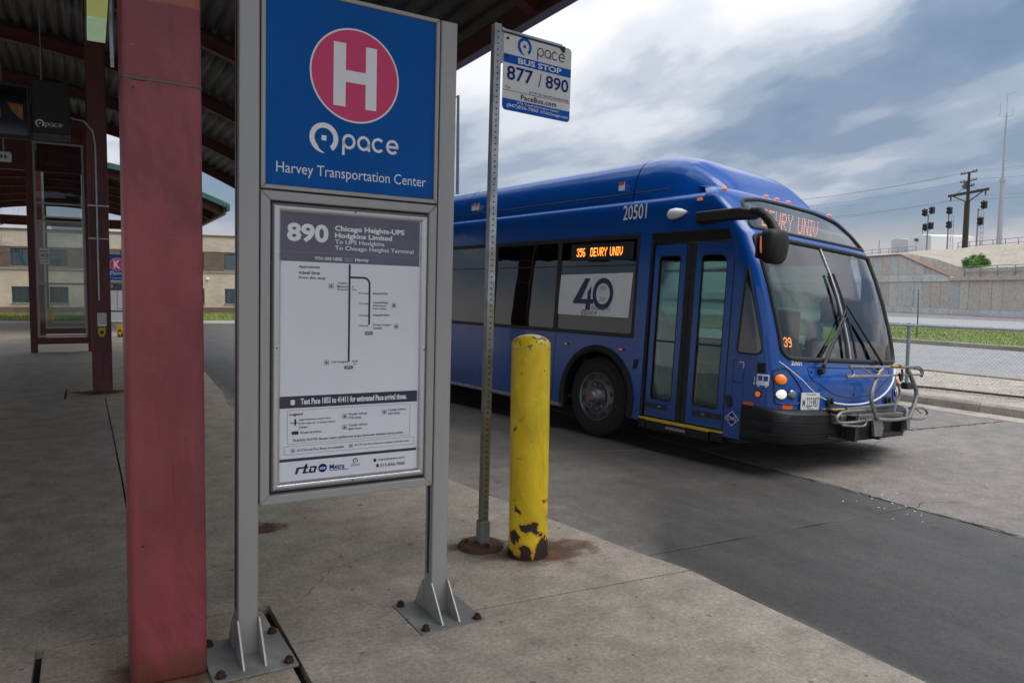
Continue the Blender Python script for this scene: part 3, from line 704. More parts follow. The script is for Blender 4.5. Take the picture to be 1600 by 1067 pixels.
    for s, z in (('Approximate', 1.793), ('travel time', 1.768), ('from this stop', 1.743)):
        tx(s, .247, z-.008, .247+.0088*len(s)*1.02, z+.008, 'ink', .008)
    # route line
    lw = .0046; cxl = lean(.487, 1.6)
    flat([rect(cxl-lw, 1.335, cxl+lw, 1.815)], h, i_, t, 'route_line', .0003)
    mb = MB(); f4 = fnXZ(-.0250); xb = lean(.592, 1.6)
    mb.add([f4(cxl, 1.748, 0), f4(xb-.035, 1.748, 0), f4(xb-.035, 1.757, 0), f4(cxl, 1.757, 0)], [(0, 1, 2, 3)])
    arcs(mb, f4, xb-.035, 1.722, .035, .009, 90, 0, 10)
    mb.add([f4(xb-.009, 1.515, 0), f4(xb, 1.515, 0), f4(xb, 1.722, 0), f4(xb-.009, 1.722, 0)], [(0, 1, 2, 3)])
    mb.obj('route_line', i_, t, recalc=False)
    for z in (1.338, 1.517):
        xx = cxl if z < 1.4 else xb-.0045; flat([rect(xx-.004, z-.004, xx+.004, z+.010)], fnXZ(-.0254), 'white', t, 'stop_mark', .0003)
    def bus_icon(x, z, r=.011):
        flat([rrect(x-r, z-r, x+r, z+r, .003), rrect(x-r*.84, z-r*.84, x+r*.84, z+r*.84, .002)], h, 'ink', t, 'bus_icon', .0003)
        flat([rrect(x-r*.45, z-r*.5, x+r*.45, z+r*.4, .002)], h, 'ink_black', t, 'bus_icon', .0003)
    tk = [('Ingalls', .455, 1.723), ('Memorial', .443, 1.708), ('Hospital', .448, 1.693)]
    for s, x, z in tk: tx(s, .478-.0061*len(s)-.002, z-.005, .480, z+.006, 'ink')
    bus_icon(lean(.399, 1.71), 1.709)
    tx('1', .503, 1.703, .506, 1.713); tx('mins', .503, 1.691, .524, 1.699)
    for s, z in (('8-10 mins', 1.678), ('10-13 mins', 1.628), ('14-18 mins', 1.571), ('18-23 mins', 1.521)): tx(s, .535, z-.004, .583, z+.005)
    for s, z, x2 in (('Halsted/167th', 1.678, .682), ('Halsted/Ridge', 1.633, .686), ('(Homewood', 1.618, .672), ('Park-n-Ride)', 1.603, .676), ('Halsted/Vollmer', 1.573, .694), ('Chicago Heights', 1.524, .700), ('Terminal', 1.509, .652)):
        tx(s, .606, z-.005, x2, z+.006, 'ink', .004)
    bus_icon(lean(.716, 1.62), 1.622); bus_icon(lean(.728, 1.52), 1.518)
    flat([rrect(xb-.024, 1.476, xb+.014, 1.493, .004)], h, 'ink', t, 'route_badge', .0003); text('890', (xb-.018, 1.479, xb+.008, 1.490), f4, 'white', t)
    tx('UPS Hodgkins', .400, 1.341, .480, 1.353, 'ink', .004); bus_icon(lean(.375, 1.345), 1.346); tx('34-38', .499, 1.344, .528, 1.354, 'ink', .004); tx('mins', .505, 1.332, .522, 1.339)
    flat([rrect(cxl-.021, 1.312, cxl+.021, 1.328, .004)], h, 'ink', t, 'route_badge', .0003); text('890', (cxl-.014, 1.315, cxl+.014, 1.326), f4, 'white', t)
    flat([rect(P0, 1.137, P1, 1.193)], g, 'navy', t, 'band', .0004)
    tx('Text Pace 1855 to 41411 for estimated Pace arrival times.', .252, 1.152, .785, 1.181, 'white', .022)
    flat([rrect(lean(.205, 1.16), 1.152, lean(.225, 1.16), 1.176, .004)], h, 'white', t, 'bus_icon', .0003)
    # legend boxes
    def outline(x0, z0, x1, z1): flat([rect(x0, z0, x1, z1), rect(x0+.0015, z0+.0015, x1-.0015, z1-.0015)], h, 'ink_light', t, 'legend_box', .0003)
    outline(.175, .968, .790, 1.128); outline(.160, .918, .812, .958)
    tx('Legend', .200, 1.098, .262, 1.115, 'ink_black', .01)
    for s, z, x2 in (('Approximate travel time', 1.080, .395), ('from Harvey Transportation', 1.062, .418), ('Center', 1.046, .285)): tx(s, .243, z-.006, x2, z+.006, 'ink')
    tx('Route terminus', .250, 1.014, .350, 1.026); flat([rrect(lean(.209, 1), 1.012, lean(.241, 1), 1.028, .004)], h, 'ink', t, 'route_badge', .0003)
    flat([rrect(lean(.221, 1), 1.055, lean(.229, 1), 1.086, .002)], h, 'ink', t, 'legend_mark', .0003); flat([rect(lean(.200, 1), 1.066, lean(.240, 1), 1.069)], h, 'ink', t, 'legend_mark', .0003)
    for x, z, s1, s2 in ((.462, 1.087, 'Transfer to/from', 'CTA trains'), (.462, 1.033, 'Transfer to/from', 'Metra trains'), (.665, 1.096, 'Transfer to/from', 'other Buses')):
        tx(s1, x+.02, z-.0, x+.115, z+.012); tx(s2, x+.02, z-.018, x+.085, z-.006); bus_icon(lean(x, 1), z-.003)
    tx('PLEASE NOTE: Buses make additional stops between labeled time points', .215, .975, .765, .990, 'ink_black', .006)
    tx('All CTA and Pace Buses are accessible.', .232, .931, .462, .943, 'ink'); tx('All CTA and Pace Buses are equipped with bike racks', .510, .932, .798, .944, 'ink')
    bus_icon(lean(.213, .93), .937, .009); bus_icon(lean(.493, .93), .938, .009)
    flat([rect(P0, .886, P1, .900)], g, 'navy', t, 'band', .0004)
    # operator marks
    mb = MB(); k = lambda a, b, t_: h(a, b, t_)
    def para(x0, z0, x1, z1, sl=.010): mb.add([h(x0, z0, 0), h(x1, z0, 0), h(x1+sl, z1, 0), h(x0+sl, z1, 0)], [(0, 1, 2, 3)])
    bx = lean(.222, .84)
    para(bx, .824, bx+.012, .856); para(bx+.018, .848, bx+.034, .856, .003); para(bx+.036, .824, bx+.048, .868, .013); para(bx+.034, .848, bx+.062, .856, .003); para(bx+.040, .824, bx+.060, .832, .002)
    para(bx+.064, .824, bx+.074, .846, .006); para(bx+.070, .848, bx+.094, .856, .003); para(bx+.086, .824, bx+.097, .854, .009); para(bx+.066, .824, bx+.09, .832, .002)
    mb.obj('operator_mark', 'ink_black', t, recalc=False)
    flat([circ(lean(.354, .84), .842, .021, 28)], h, 'stop_navy', t, 'operator_mark', .0003); text('cta', (lean(.340, .84), .836, lean(.368, .84), .848), f4, 'white', t, bold=.02)
    tx('Metra', .388, .830, .462, .856, 'stop_navy', .012); flat([rect(lean(.388, .83), .824, lean(.482, .83), .827)], h, 'stop_navy', t, 'operator_mark', .0003)
    ring_logo(h, lean(.516, .86), .862, .013, 'stop_navy', t); pace_word(h, lean(.494, .84), .836, lean(.538, .84), .010, 'ink_black', t, wt=.16)
    tx('rtachicago.org', .632, .846, .775, .862, 'ink_black', .006, 1.05); tx('312-836-7000', .645, .818, .775, .834, 'ink_black', .006, 1.05)
    for z in (.854, .826): flat([rrect(lean(.610 if z > .84 else .624, z), z-.008, lean(.623 if z > .84 else .637, z), z+.008, .002)], h, 'ink_black', t, 'contact_icon', .0003)
    return t
route_sign((.595, 3.499, 0), .024, 'H', 'large blue H route sign on two grey posts with framed 890 route map')
ks = route_sign((.28, 26.0, -.17), .0, 'K', 'distant blue K route sign beside the far platform column', full=False); ks.scale = (.92, .92, .92)

# rust patch drain beyond the sign
o = MB().lathe([(0, .006), (.045, .006), (.075, .004), (.08, 0)], 22, org=(1.02, 5.27, .001)).obj('drain_cover', 'rust'); o.scale = (1.0, 1, 1); tag(o, 'small rusty round cover on the platform behind the sign', 'drain cover')

# ------------------------------------------------------------------ bus stop pole
t = thing('bus_stop_sign', 'white and blue bus stop flag on a perforated steel pole', 'sign', (2.226, 4.27, 0)); t.rotation_euler = (0, .0180, 0)
hw = .0245; H_ = 3.375
mb = MB(); holes = []; z = .12
zs = []
while z < H_-.03: zs.append(z); z += .0254*1.45
# front face with real round holes (above 1.0 m), other faces plain
cell = .0254*1.45; mb.box(-hw, hw, -hw, -hw+.003, .09, zs[1]-cell/2); mb.box(-hw, hw, -hw, -hw+.003, zs[-1]+cell/2, H_)
for zz_ in zs[1:]: mb.prism([rect(-hw, zz_-cell/2, hw, zz_+cell/2), circ(0.0, zz_, .0058, 8)], lambda a, b, d: (a, -hw+d, b), .003)
mb.box(-hw, -hw+.003, -hw+.003, hw, .09, H_); mb.box(hw-.003, hw, -hw+.003, hw, .09, H_); mb.box(-hw+.003, hw-.003, hw-.003, hw, .09, H_)
MT['galv_pole'] = mat('weathered_pole_zinc', (.40, .42, .45), .45, .65, var=.3, scale=14, bump=.06)
p = last(MT['galv_pole']); c = src_of(p); tcn = N('ShaderNodeTexCoord'); sx = N('ShaderNodeSeparateXYZ'); L(tcn.outputs['Object'], sx.inputs[0])
nz = N('ShaderNodeTexNoise'); nz.inputs['Scale'].default_value = 9; nz.inputs['Detail'].default_value = 6; L(tcn.outputs['Object'], nz.inputs[0])
f = ramp(mth('ADD', mth('DIVIDE', sx.outputs[2], 3.4), mth('MULTIPLY', mth('SUBTRACT', nz.outputs[0], .5), .9)), [(.15, (.75,)*3), (.42, (.55,)*3), (.62, (0,)*3)])
L(mixc(f, c, (.16, .145, .045)), p.inputs['Base Color'])
mb.obj('pole', 'galv_pole', t, recalc=True)
MB().box(-.034, .034, -.034, .034, .028, .175).obj('socket', 'galv_plate', t, bevel=.003)
MB().lathe([(0, .034), (.045, .034), (.055, .026), (.105, .024), (.118, .030), (.140, .026), (.150, .012), (.152, 0)], 36, org=(-.012, .0, 0)).obj('base_flange', 'rust', t)
for a in (.6, 2.6, 4.7): MB().lathe([(0, .045), (.012, .045), (.012, .02)], 6, org=(-.012+.095*math.cos(a), .095*math.sin(a), 0)).obj('bolt', 'bolt', t, ang=20)
# flag panel
A_ = .10; ca, sa = math.cos(A_), math.sin(A_); X0 = .048
def ff(off): return lambda a, b, d: (X0+a*ca+(d+off)*-sa, -.012+a*sa+(d+off)*ca, b)
W_, Z0, Z1 = .560, 2.852, 3.343
def band(z0, z1, m, nm, off=-.002, r=None):
    pts = rrect(0, Z0, W_, Z1, .028); cl = [(x, min(max(y, z0), z1)) for x, y in pts]; out = []
    for p_ in cl:
        if not out or (abs(out[-1][0]-p_[0])+abs(out[-1][1]-p_[1])) > 1e-5: out.append(p_)
    # keep corners only where the band reaches them
    if z0 > Z0+.03: out = [q for q in out if q[1] > z0+1e-6]+[]; out = out
    return out
MB().prism([rrect(0, Z0, W_, Z1, .028)], ff(0), .003).obj('panel', 'stop_white', t)
flat([rect(.001, 3.150, W_-.001, 3.205)], ff(-.0012), 'stop_blue', t, 'band', .0008)
_rr = rrect(.001, Z0+.001, W_-.001, 2.985, .027); flat([_rr[18:]+_rr[:6]+[(W_-.001, 2.925), (.001, 2.925)]], ff(-.0012), 'stop_blue', t, 'band', .0008)
flat([rect(.001, 2.977, W_-.001, 2.980)], ff(-.0012), 'ink_black', t, 'rule', .0008)
f2 = ff(-.0022); LN = lambda z: -.0195*0
ring_logo(f2, .165, 3.276, .056, 'stop_blue', t)
pace_word(f2, .268, 3.238, .505, .058, 'ink_black', t, wt=.13)
text('BUS STOP', (.115, 3.159, .475, 3.196), f2, 'white_bright', t, bold=.03)
text('877', (.030, 3.045, .240, 3.135), f2, 'stop_navy', t, bold=.015); text('/', (.285, 3.040, .310, 3.128), f2, 'stop_navy', t); text('890', (.345, 3.045, .540, 3.130), f2, 'stop_navy', t, bold=.015)
text('Text', (.022, 2.988, .062, 3.006), f2, 'ink_black', t); text('to 41411 for real-time next-bus arrivals', (.210, 2.986, .545, 3.004), f2, 'ink_black', t)
text('PaceBus.com', (.145, 2.934, .440, 2.968), f2, 'ink_black', t, bold=.02, space=1.1)
text('RTA Travel Information Center', (.118, 2.902, .465, 2.918), f2, 'white_bright', t, bold=.01)
text('(847)836-7000', (.035, 2.868, .290, 2.896), f2, 'white_bright', t, bold=.015); text('RTAChicago.com', (.310, 2.868, .545, 2.893), f2, 'white_bright', t, bold=.015)
# bracket: channel along the top and strap on the pole
MB().prism([rect(-.02, 3.338, .47, 3.352)], ff(-.012), .028).obj('bracket_arm', 'galv', t)
MB().prism([rect(-.02, 3.330, .455, 3.338)], ff(-.008), .02).obj('bracket_arm', 'black', t)
MB().prism([[(.43, 3.345), (.50, 3.345), (.50, 3.315), (.485, 3.300), (.455, 3.33)]], ff(-.006), .016).obj('clasp', 'black', t)
MB().box(.0255, .046, -.02, .02, 3.14, 3.362).obj('bracket', 'galv', t, bevel=.003)
for z in (3.19, 3.30): MB().lathe([(0, 0), (.009, 0), (.009, .006)], 6, org=(.075, -.022, z), axis='y').obj('bolt', 'bolt', t)

# ------------------------------------------------------------------ bollards
def bollard(loc, label, h=1.42, r=.124):
    t = thing('bollard', label, 'bollard', loc, 0, 'yellow bollards on the platform')
    prof = [(0, h)]+[(r*math.sin(a), h-.065+.065*math.cos(a)) for a in [math.pi/2*i/10 for i in range(1, 10)]]+[(r, h-.07), (r, h-.09), (r*1.003, h*.6), (r, .20), (r*1.01, .10), (r*1.03, .05), (r*1.05, .0)]
    MB().lathe(prof, 48).obj('pipe', 'yellow', t)
    return t
# paint of the bollard: chips crowd the foot
p = last(MT['yellow']); c = src_of(p); tcn = N('ShaderNodeTexCoord'); sx = N('ShaderNodeSeparateXYZ'); L(tcn.outputs['Object'], sx.inputs[0])
def ns(s, d, r, st=(1, 1, 1), dist=0):
    q = N('ShaderNodeMapping'); q.inputs['Scale'].default_value = st; L(tcn.outputs['Object'], q.inputs[0])
    n = N('ShaderNodeTexNoise'); n.inputs['Scale'].default_value = s; n.inputs['Detail'].default_value = d; n.inputs['Roughness'].default_value = r; n.inputs['Distortion'].default_value = dist; L(q.outputs[0], n.inputs[0]); return n.outputs[0]
zf = ramp(sx.outputs[2], [(.0, (.34,)*3), (.12, (.17,)*3), (.22, (.13,)*3), (.36, (.03,)*3), (.5, (0,)*3), (1, (0,)*3)], 'LINEAR')
v = mth('ADD', ns(9, 3, .5, dist=.2), zf)
hal = ramp(v, [(.62, (0,)*3), (.70, (.7,)*3)]); c = mixc(hal, c, (.50, .20, .012))
chip = ramp(v, [(.70, (0,)*3), (.708, (1,)*3)], 'LINEAR'); c = mixc(chip, c, (.030, .014, .012))
tp = ramp(mth('ADD', ns(26, 4, .6), mth('MULTIPLY', mth('GREATER_THAN', sx.outputs[2], 1.325), .12)), [(.70, (0,)*3), (.72, (1,)*3)], 'LINEAR'); c = mixc(tp, c, (.10, .07, .03))
L(c, p.inputs['Base Color'])
bollard((2.417, 4.005, 0), 'tall yellow bollard with chipped rusty foot beside the bus stop pole')
bollard((.86, 26.9, 0), 'small distant yellow bollard below the K route sign')
# rust stain washed over the paving around the bollard foot (thin film of rust)
m = bpy.data.materials.new('rust_stain'); m.use_nodes = True; nt = m.node_tree; p = nt.nodes['Principled BSDF']; tcn = N('ShaderNodeTexCoord')
p.inputs['Roughness'].default_value = .85; nz = N('ShaderNodeTexNoise'); nz.inputs['Scale'].default_value = 5; nz.inputs['Detail'].default_value = 7; nz.inputs['Distortion'].default_value = .6; L(tcn.outputs['Object'], nz.inputs[0])
ln = N('ShaderNodeVectorMath', operation='LENGTH'); L(tcn.outputs['Object'], ln.inputs[0])
L(ramp(nz.outputs[0], [(.3, (.11, .055, .032)), (.7, (.22, .10, .05))]), p.inputs['Base Color'])
al = mth('SUBTRACT', mth('MULTIPLY', nz.outputs[0], 1.15), mth('MULTIPLY', ln.outputs['Value'], 1.75)); L(mth('MULTIPLY', mth('ADD', al, .12), 1.15, clamp=True), p.inputs['Alpha']); MT['stain'] = m
for (x, y, sx_, sy_) in ((2.52, 4.0, .66, .44), (.27, 3.42, .42, .5), (2.21, 4.27, .34, .30), (1.05, 5.3, .25, .22), (.14, 13.2, .8, .6)):
    o = MB().prism([circ(0, 0, .5, 28)], lambda a, b, d: (a, b, -d), .0003).obj('rust_stain', 'stain', plat); o.location = (x, y, .0062); o.scale = (sx_*1.6, sy_*1.6, 1)

p = last(MT['bus']); c = src_of(p); tcn = N('ShaderNodeTexCoord'); sx = N('ShaderNodeSeparateXYZ'); L(tcn.outputs['Object'], sx.inputs[0])
def bn_(s, d=5, r_=.6, st=(1, 1, 1)):
    q = N('ShaderNodeMapping'); q.inputs['Scale'].default_value = st; L(tcn.outputs['Object'], q.inputs[0]); n = N('ShaderNodeTexNoise'); n.inputs['Scale'].default_value = s; n.inputs['Detail'].default_value = d; n.inputs['Roughness'].default_value = r_; L(q.outputs[0], n.inputs[0]); return n.outputs[0]
dz = mth('ADD', mth('DIVIDE', mth('SUBTRACT', .95, sx.outputs[2]), .8), mth('MULTIPLY', mth('SUBTRACT', bn_(3.2, 7, .7, (1, 1, .35)), .5), 1.2))
dm = ramp(dz, [(.25, (0,)*3), (1.0, (.28,)*3)]); c = mixc(dm, c, (.075, .072, .072)); c = mixc(ramp(bn_(9, 4, .6, (1, 1, .12)), [(.6, (0,)*3), (.75, (.16,)*3)]), c, (.06, .08, .13)); L(c, p.inputs['Base Color'])
L(mth('ADD', mth('MULTIPLY', dm, .9), mth('ADD', mth('MULTIPLY', bn_(2.5), .14), .13)), p.inputs['Roughness'])
bb_ = N('ShaderNodeBump'); bb_.inputs['Strength'].default_value = .25; bb_.inputs['Distance'].default_value = .02; L(bn_(1.6, 2, .4), bb_.inputs['Height']); L(bb_.outputs[0], p.inputs['Normal']); L(bb_.outputs[0], p.inputs['Coat Normal'])
# ------------------------------------------------------------------ the bus  (local x = forward, y = towards its far side, z = up)
bus = thing('city_bus', 'blue city transit bus numbered 20501 with orange route lights and a folded bike rack', 'bus')
bd = Vector((.131, -.9914, 0)).normalized(); tl = R(3.8); aw = Vector((-bd.y, bd.x, 0))
bup = Vector((0, 0, 1))*math.cos(tl)+aw*math.sin(tl); bl = aw*math.cos(tl)-Vector((0, 0, 1))*math.sin(tl)
Mb = Matrix((bd, bl, bup)).transposed().to_4x4(); Mb.translation = Vector((5.103, 6.786, 0)); bus.matrix_world = Mb
BW = 2.40; UR = -9.2
def interp(x, pts):
    if x <= pts[0][0]: return pts[0][1]
    for (a, b), (c, d) in zip(pts, pts[1:]):
        if x <= c: return b+(d-b)*(x-a)/(c-a)
    return pts[-1][1]
UCP = [(.27, 2.19), (.6, 2.25), (.9, 2.24), (1.05, 2.20), (1.3, 2.145), (1.5, 2.085), (1.75, 1.995), (2.0, 1.885), (2.3, 1.735), (2.5, 1.575), (2.7, 1.375), (2.78, 1.27), (2.82, 1.18), (2.84, 1.05)]
DEP = [(.27, .42), (.9, .42), (1.1, .40), (1.5, .37), (1.96, .27), (2.3, .20), (2.7, .19), (2.84, .17)]
INS = [(.27, 0), (2.60, 0), (2.67, .012), (2.72, .04), (2.77, .10), (2.84, .24)]
def uc(w_): return interp(w_, UCP)
def uf(v, w_):
    t_ = min(1, abs(2*v/BW-1)); return uc(w_)-interp(w_, DEP)+interp(w_, DEP)*(1-t_**4)**.25
def SP(v, w_, off=0.0):
    """point on the front skin; v in 0..BW, w height; off = outward"""
    i = interp(w_, INS); vv = i+v*(BW-2*i)/BW
    x = uf(v, w_); 
    if off:
        e = .004; n_ = Vector((-(0), 0, 0))
        a = Vector((uf(max(0, v-e), w_), vv-e, w_)); b = Vector((uf(min(BW, v+e), w_), vv+e, w_)); c_ = Vector((uf(v, w_-e), vv, w_-e)); d_ = Vector((uf(v, w_+e), vv, w_+e))
        nn = (b-a).cross(d_-c_).normalized()
        if nn.x < 0: nn = -nn
        return tuple(Vector((x, vv, w_))+nn*off)
    return (x, vv, w_)
va = [BW/2*(1-math.cos(a)**.5) for a in [R(i*2.0) for i in range(0, 14)]]
va = [v for v in va if v < .10]; nmid = 92; vm = [va[-1]+(BW-2*va[-1])*i/nmid for i in range(1, nmid)]
VS = va+vm+[BW-v for v in va[::-1]]
def inpoly(p, poly):
    x, y = p; c = False; n = len(poly)
    for i in range(n):
        x1, y1 = poly[i]; x2, y2 = poly[i-1]
        if (y1 > y) != (y2 > y) and x < (x2-x1)*(y-y1)/(y2-y1)+x1: c = not c
    return c
WS = rpoly([(.135, 1.105), (BW-.135, 1.105), (BW-.11, 2.265), (.11, 2.265)], [.13, .13, .05, .05], 6)
UW = rpoly([(.125, 2.345), (BW-.125, 2.345), (BW-.27, 2.655), (BW-.62, 2.722), (BW/2, 2.737), (.62, 2.722), (.27, 2.655)], [.04, .04, .09, .15, .2, .15, .09], 5)
rows = []; ws = [.30+i*(2.84-.30)/104 for i in range(105)]
ws = sorted(ws)
for w_ in ws: rows.append([SP(v, w_) for v in VS])
def keep(i, j):
    p_ = ((VS[j]+VS[j+1])/2, (ws[i]+ws[i+1])/2); return not (inpoly(p_, WS) or inpoly(p_, UW))
MB().grid(rows, True, keep).obj('front_skin', 'bus', bus, ang=60, recalc=False)
def patch(poly, m, nm, off, infl=1.0):
    cx_ = sum(p[0] for p in poly)/len(poly); cz_ = sum(p[1] for p in poly)/len(poly)
    pp = [((x-cx_)*infl+cx_, (y-cz_)*infl+cz_) for x, y in poly]; rws = [[SP(v, w_, off) for v in VS] for w_ in ws]
    return MB().grid(rws, True, lambda i, j: inpoly(((VS[j]+VS[j+1])/2, (ws[i]+ws[i+1])/2), pp)).obj(nm, m, bus, ang=80, recalc=False)
patch(WS, 'g_front', 'windshield', -.006, 1.015)
patch(UW, 'g_front', 'destination_window', -.006, 1.015)
def dense(poly, step=.03):
    out = []
    for i in range(len(poly)):
        a = Vector(poly[i]); b = Vector(poly[(i+1) % len(poly)]); n = max(1, int((b-a).length/step))
        for k in range(n): q = a.lerp(b, k/n); out.append((q.x, q.y))
    return out
for poly, r_ in ((WS, .024), (UW, .019)):
    MB().tube([SP(v, w_, -.002) for v, w_ in dense(poly)], r_, 8, closed=True).obj('window_gasket', 'rubber', bus)
MB().tube([SP(BW/2, 1.10+i*(2.27-1.10)/14, .0) for i in range(15)], .010, 8).obj('windshield_divider', 'tyre', bus)

# near side
def side(y, sgn=1): return lambda a, b, d: (a, y+sgn*d, b)
def fsurf(f, pts): return pts
AC, AR = (-.213, .455), .555
def side_panels(y, sg, near):
    fn = side(y, sg)
    arcp = lambda cx_: [(cx_+AR*math.cos(t), AC[1]+AR*math.sin(t)) for t in [math.pi*i/24+0 for i in range(25)]]
    ue = .50 if near else 1.76
    low = [(UR, .30)]
    for cx_ in (-6.25, AC[0]): low += [(cx_-AR, .30)]+arcp(cx_)[::-1]+[(cx_+AR, .30)]
    low += [(ue, .30), (ue, 1.180), (UR, 1.180)]
    MB().prism([low], fn, .03).obj('lower_side_panel', 'bus', bus)
    MB().tube([(UR, y-sg*.004, .292), (AC[0]-AR-.02, y-sg*.004, .292)], .024, 8).obj('skirt_rail', 'alu_hi', bus)
    for us_ in (-.985, -2.35, -3.7, -5.0): MB().box(us_-.004, us_+.004, min(y-sg*.0015, y+sg*.004), max(y-sg*.0015, y+sg*.004), .31, 1.175).obj('panel_seam', 'bus_dark', bus)
    # window band with real openings
    edges = [-9.1, -7.74, -6.40, -5.05, -3.70, -2.36, -1.005, .33]
    holes = [rrect(a+.035, 1.225, b-.035, 2.285, .03, 3) for a, b in zip(edges, edges[1:])]
    if not near: holes.append(rrect(.36, 1.225, 1.20, 2.20, .05, 3))
    MB().prism([rect(UR, 1.183, .335 if near else 1.45, 2.325)]+holes, side(y-sg*.004, sg), .03).obj('window_frame', 'black', bus)
    for a, b in zip(edges, edges[1:]):
        MB().prism([rrect(a+.036, 1.226, b-.036, 2.284, .03, 3)], side(y+sg*.004, sg), .006).obj('window_pane', 'g_side' if near else 'g_far', bus)
        if near: MB().box(a+.05, b-.05, y-.0015, y+.003, 1.985, 1.997).obj('transom', 'black', bus)
    if not near: MB().prism([rrect(.362, 1.226, 1.198, 2.2, .05, 3)], side(y+sg*.004, sg), .006).obj('window_pane', 'g_door', bus)
side_panels(0, 1, True); side_panels(BW, -1, False)
# far flank ahead of the panes
MB().prism([[(1.2, 1.18), (1.80, 1.18), (1.42, 2.33), (1.2, 2.33)]], side(BW, -1), .03).obj('far_corner_panel', 'bus', bus)
MB().prism([rect(.336, .30, .50, 2.325)], side(-.002, 1), .03).obj('door_pillar', 'bus', bus)
# band above windows, cant rail and roof deck
prof = [(0, 2.328), (0, 2.45), (0, 2.60), (.004, 2.64), (.014, 2.672), (.034, 2.70), (.07, 2.722), (.13, 2.74), (.6, 2.79), (BW/2, 2.80)]
prof = prof+[(BW-a, b) for a, b in prof[::-1][1:]]
rows = [[(u, a, b) for a, b in prof] for u in [UR+(1.16-UR)*i/30 for i in range(31)]]
MB().grid(rows, True).obj('roof_shell', 'bus', bus, ang=50, recalc=False)
MB().box(.80, .806, -.0015, .003, 2.33, 2.63).obj('panel_seam', 'bus_dark', bus)
MB().box(UR, .335, -.010, .0, 2.318, 2.334).obj('drip_rail', 'black', bus)
MB().box(.50, 1.52, -.010, .0, 2.318, 2.330).obj('drip_rail', 'black', bus)
MB().box(UR-.02, UR, 0, BW, .35, 2.79).obj('rear_wall', 'bus', bus)
# roof fairing for the gas tanks: lofted rounded box that slopes down to the front
def fair(u0, u1, nm, n=30, cap=False, front=False):
    rws = []
    for i in range(n+1):
        u = u0+(u1-u0)*i/n
        top = interp(u, [(-9, 3.27), (.25, 3.285), (.42, 3.275), (.58, 3.245), (.74, 3.185), (.88, 3.10), (1.02, 2.985), (1.13, 2.88), (1.20, 2.79)]); ins = interp(u, [(-9, .085), (.3, .085), (.75, .15), (1.0, .24), (1.2, .34)]); h = top-2.72; r_ = []
        for k in range(33):
            a = math.pi*k/32; cx_, sy_ = math.cos(a), math.sin(a); ex = .36
            x = math.copysign(abs(cx_)**ex, cx_); y = abs(sy_)**.50
            lean_ = .085*y
            hw_ = BW/2-ins-lean_
            r_.append((u, BW/2-x*hw_, 2.72+y*h))
        rws.append(r_)
    return MB().grid(rws, True).obj(nm, 'bus', bus, ang=60, recalc=False)
fair(.10, 1.20, 'roof_fairing_front', 26)
for a, b in ((-3.33, .085), (-6.6, -3.345), (UR, -6.615)): fair(a, b, 'roof_fairing', 4)
for a, b in ((-3.3, .06), (-6.6, -3.38)): MB().tube([(a, .068, 2.805), (b, .068, 2.805)], .010, 6).obj('fairing_hinge', 'black', bus)
MB().tube([(.14, .068, 2.805), (.62, .072, 2.81)], .008, 6).obj('fairing_hinge', 'black', bus)
MB().lathe([(0, .12), (.06, .12), (.075, .09), (.075, 0)], 16, org=(-.3, 1.75, 3.27)).obj('antenna_dome', 'stop_white', bus)
for u in (-.09, -3.13, -3.03):
    MB().box(u-.045, u+.045, .075, .078, 2.86, 2.96).obj('warning_sticker', 'white', bus); MB().box(u-.045, u+.045, .0725, .0745, 2.925, 2.96).obj('warning_sticker', 'orange_refl', bus)

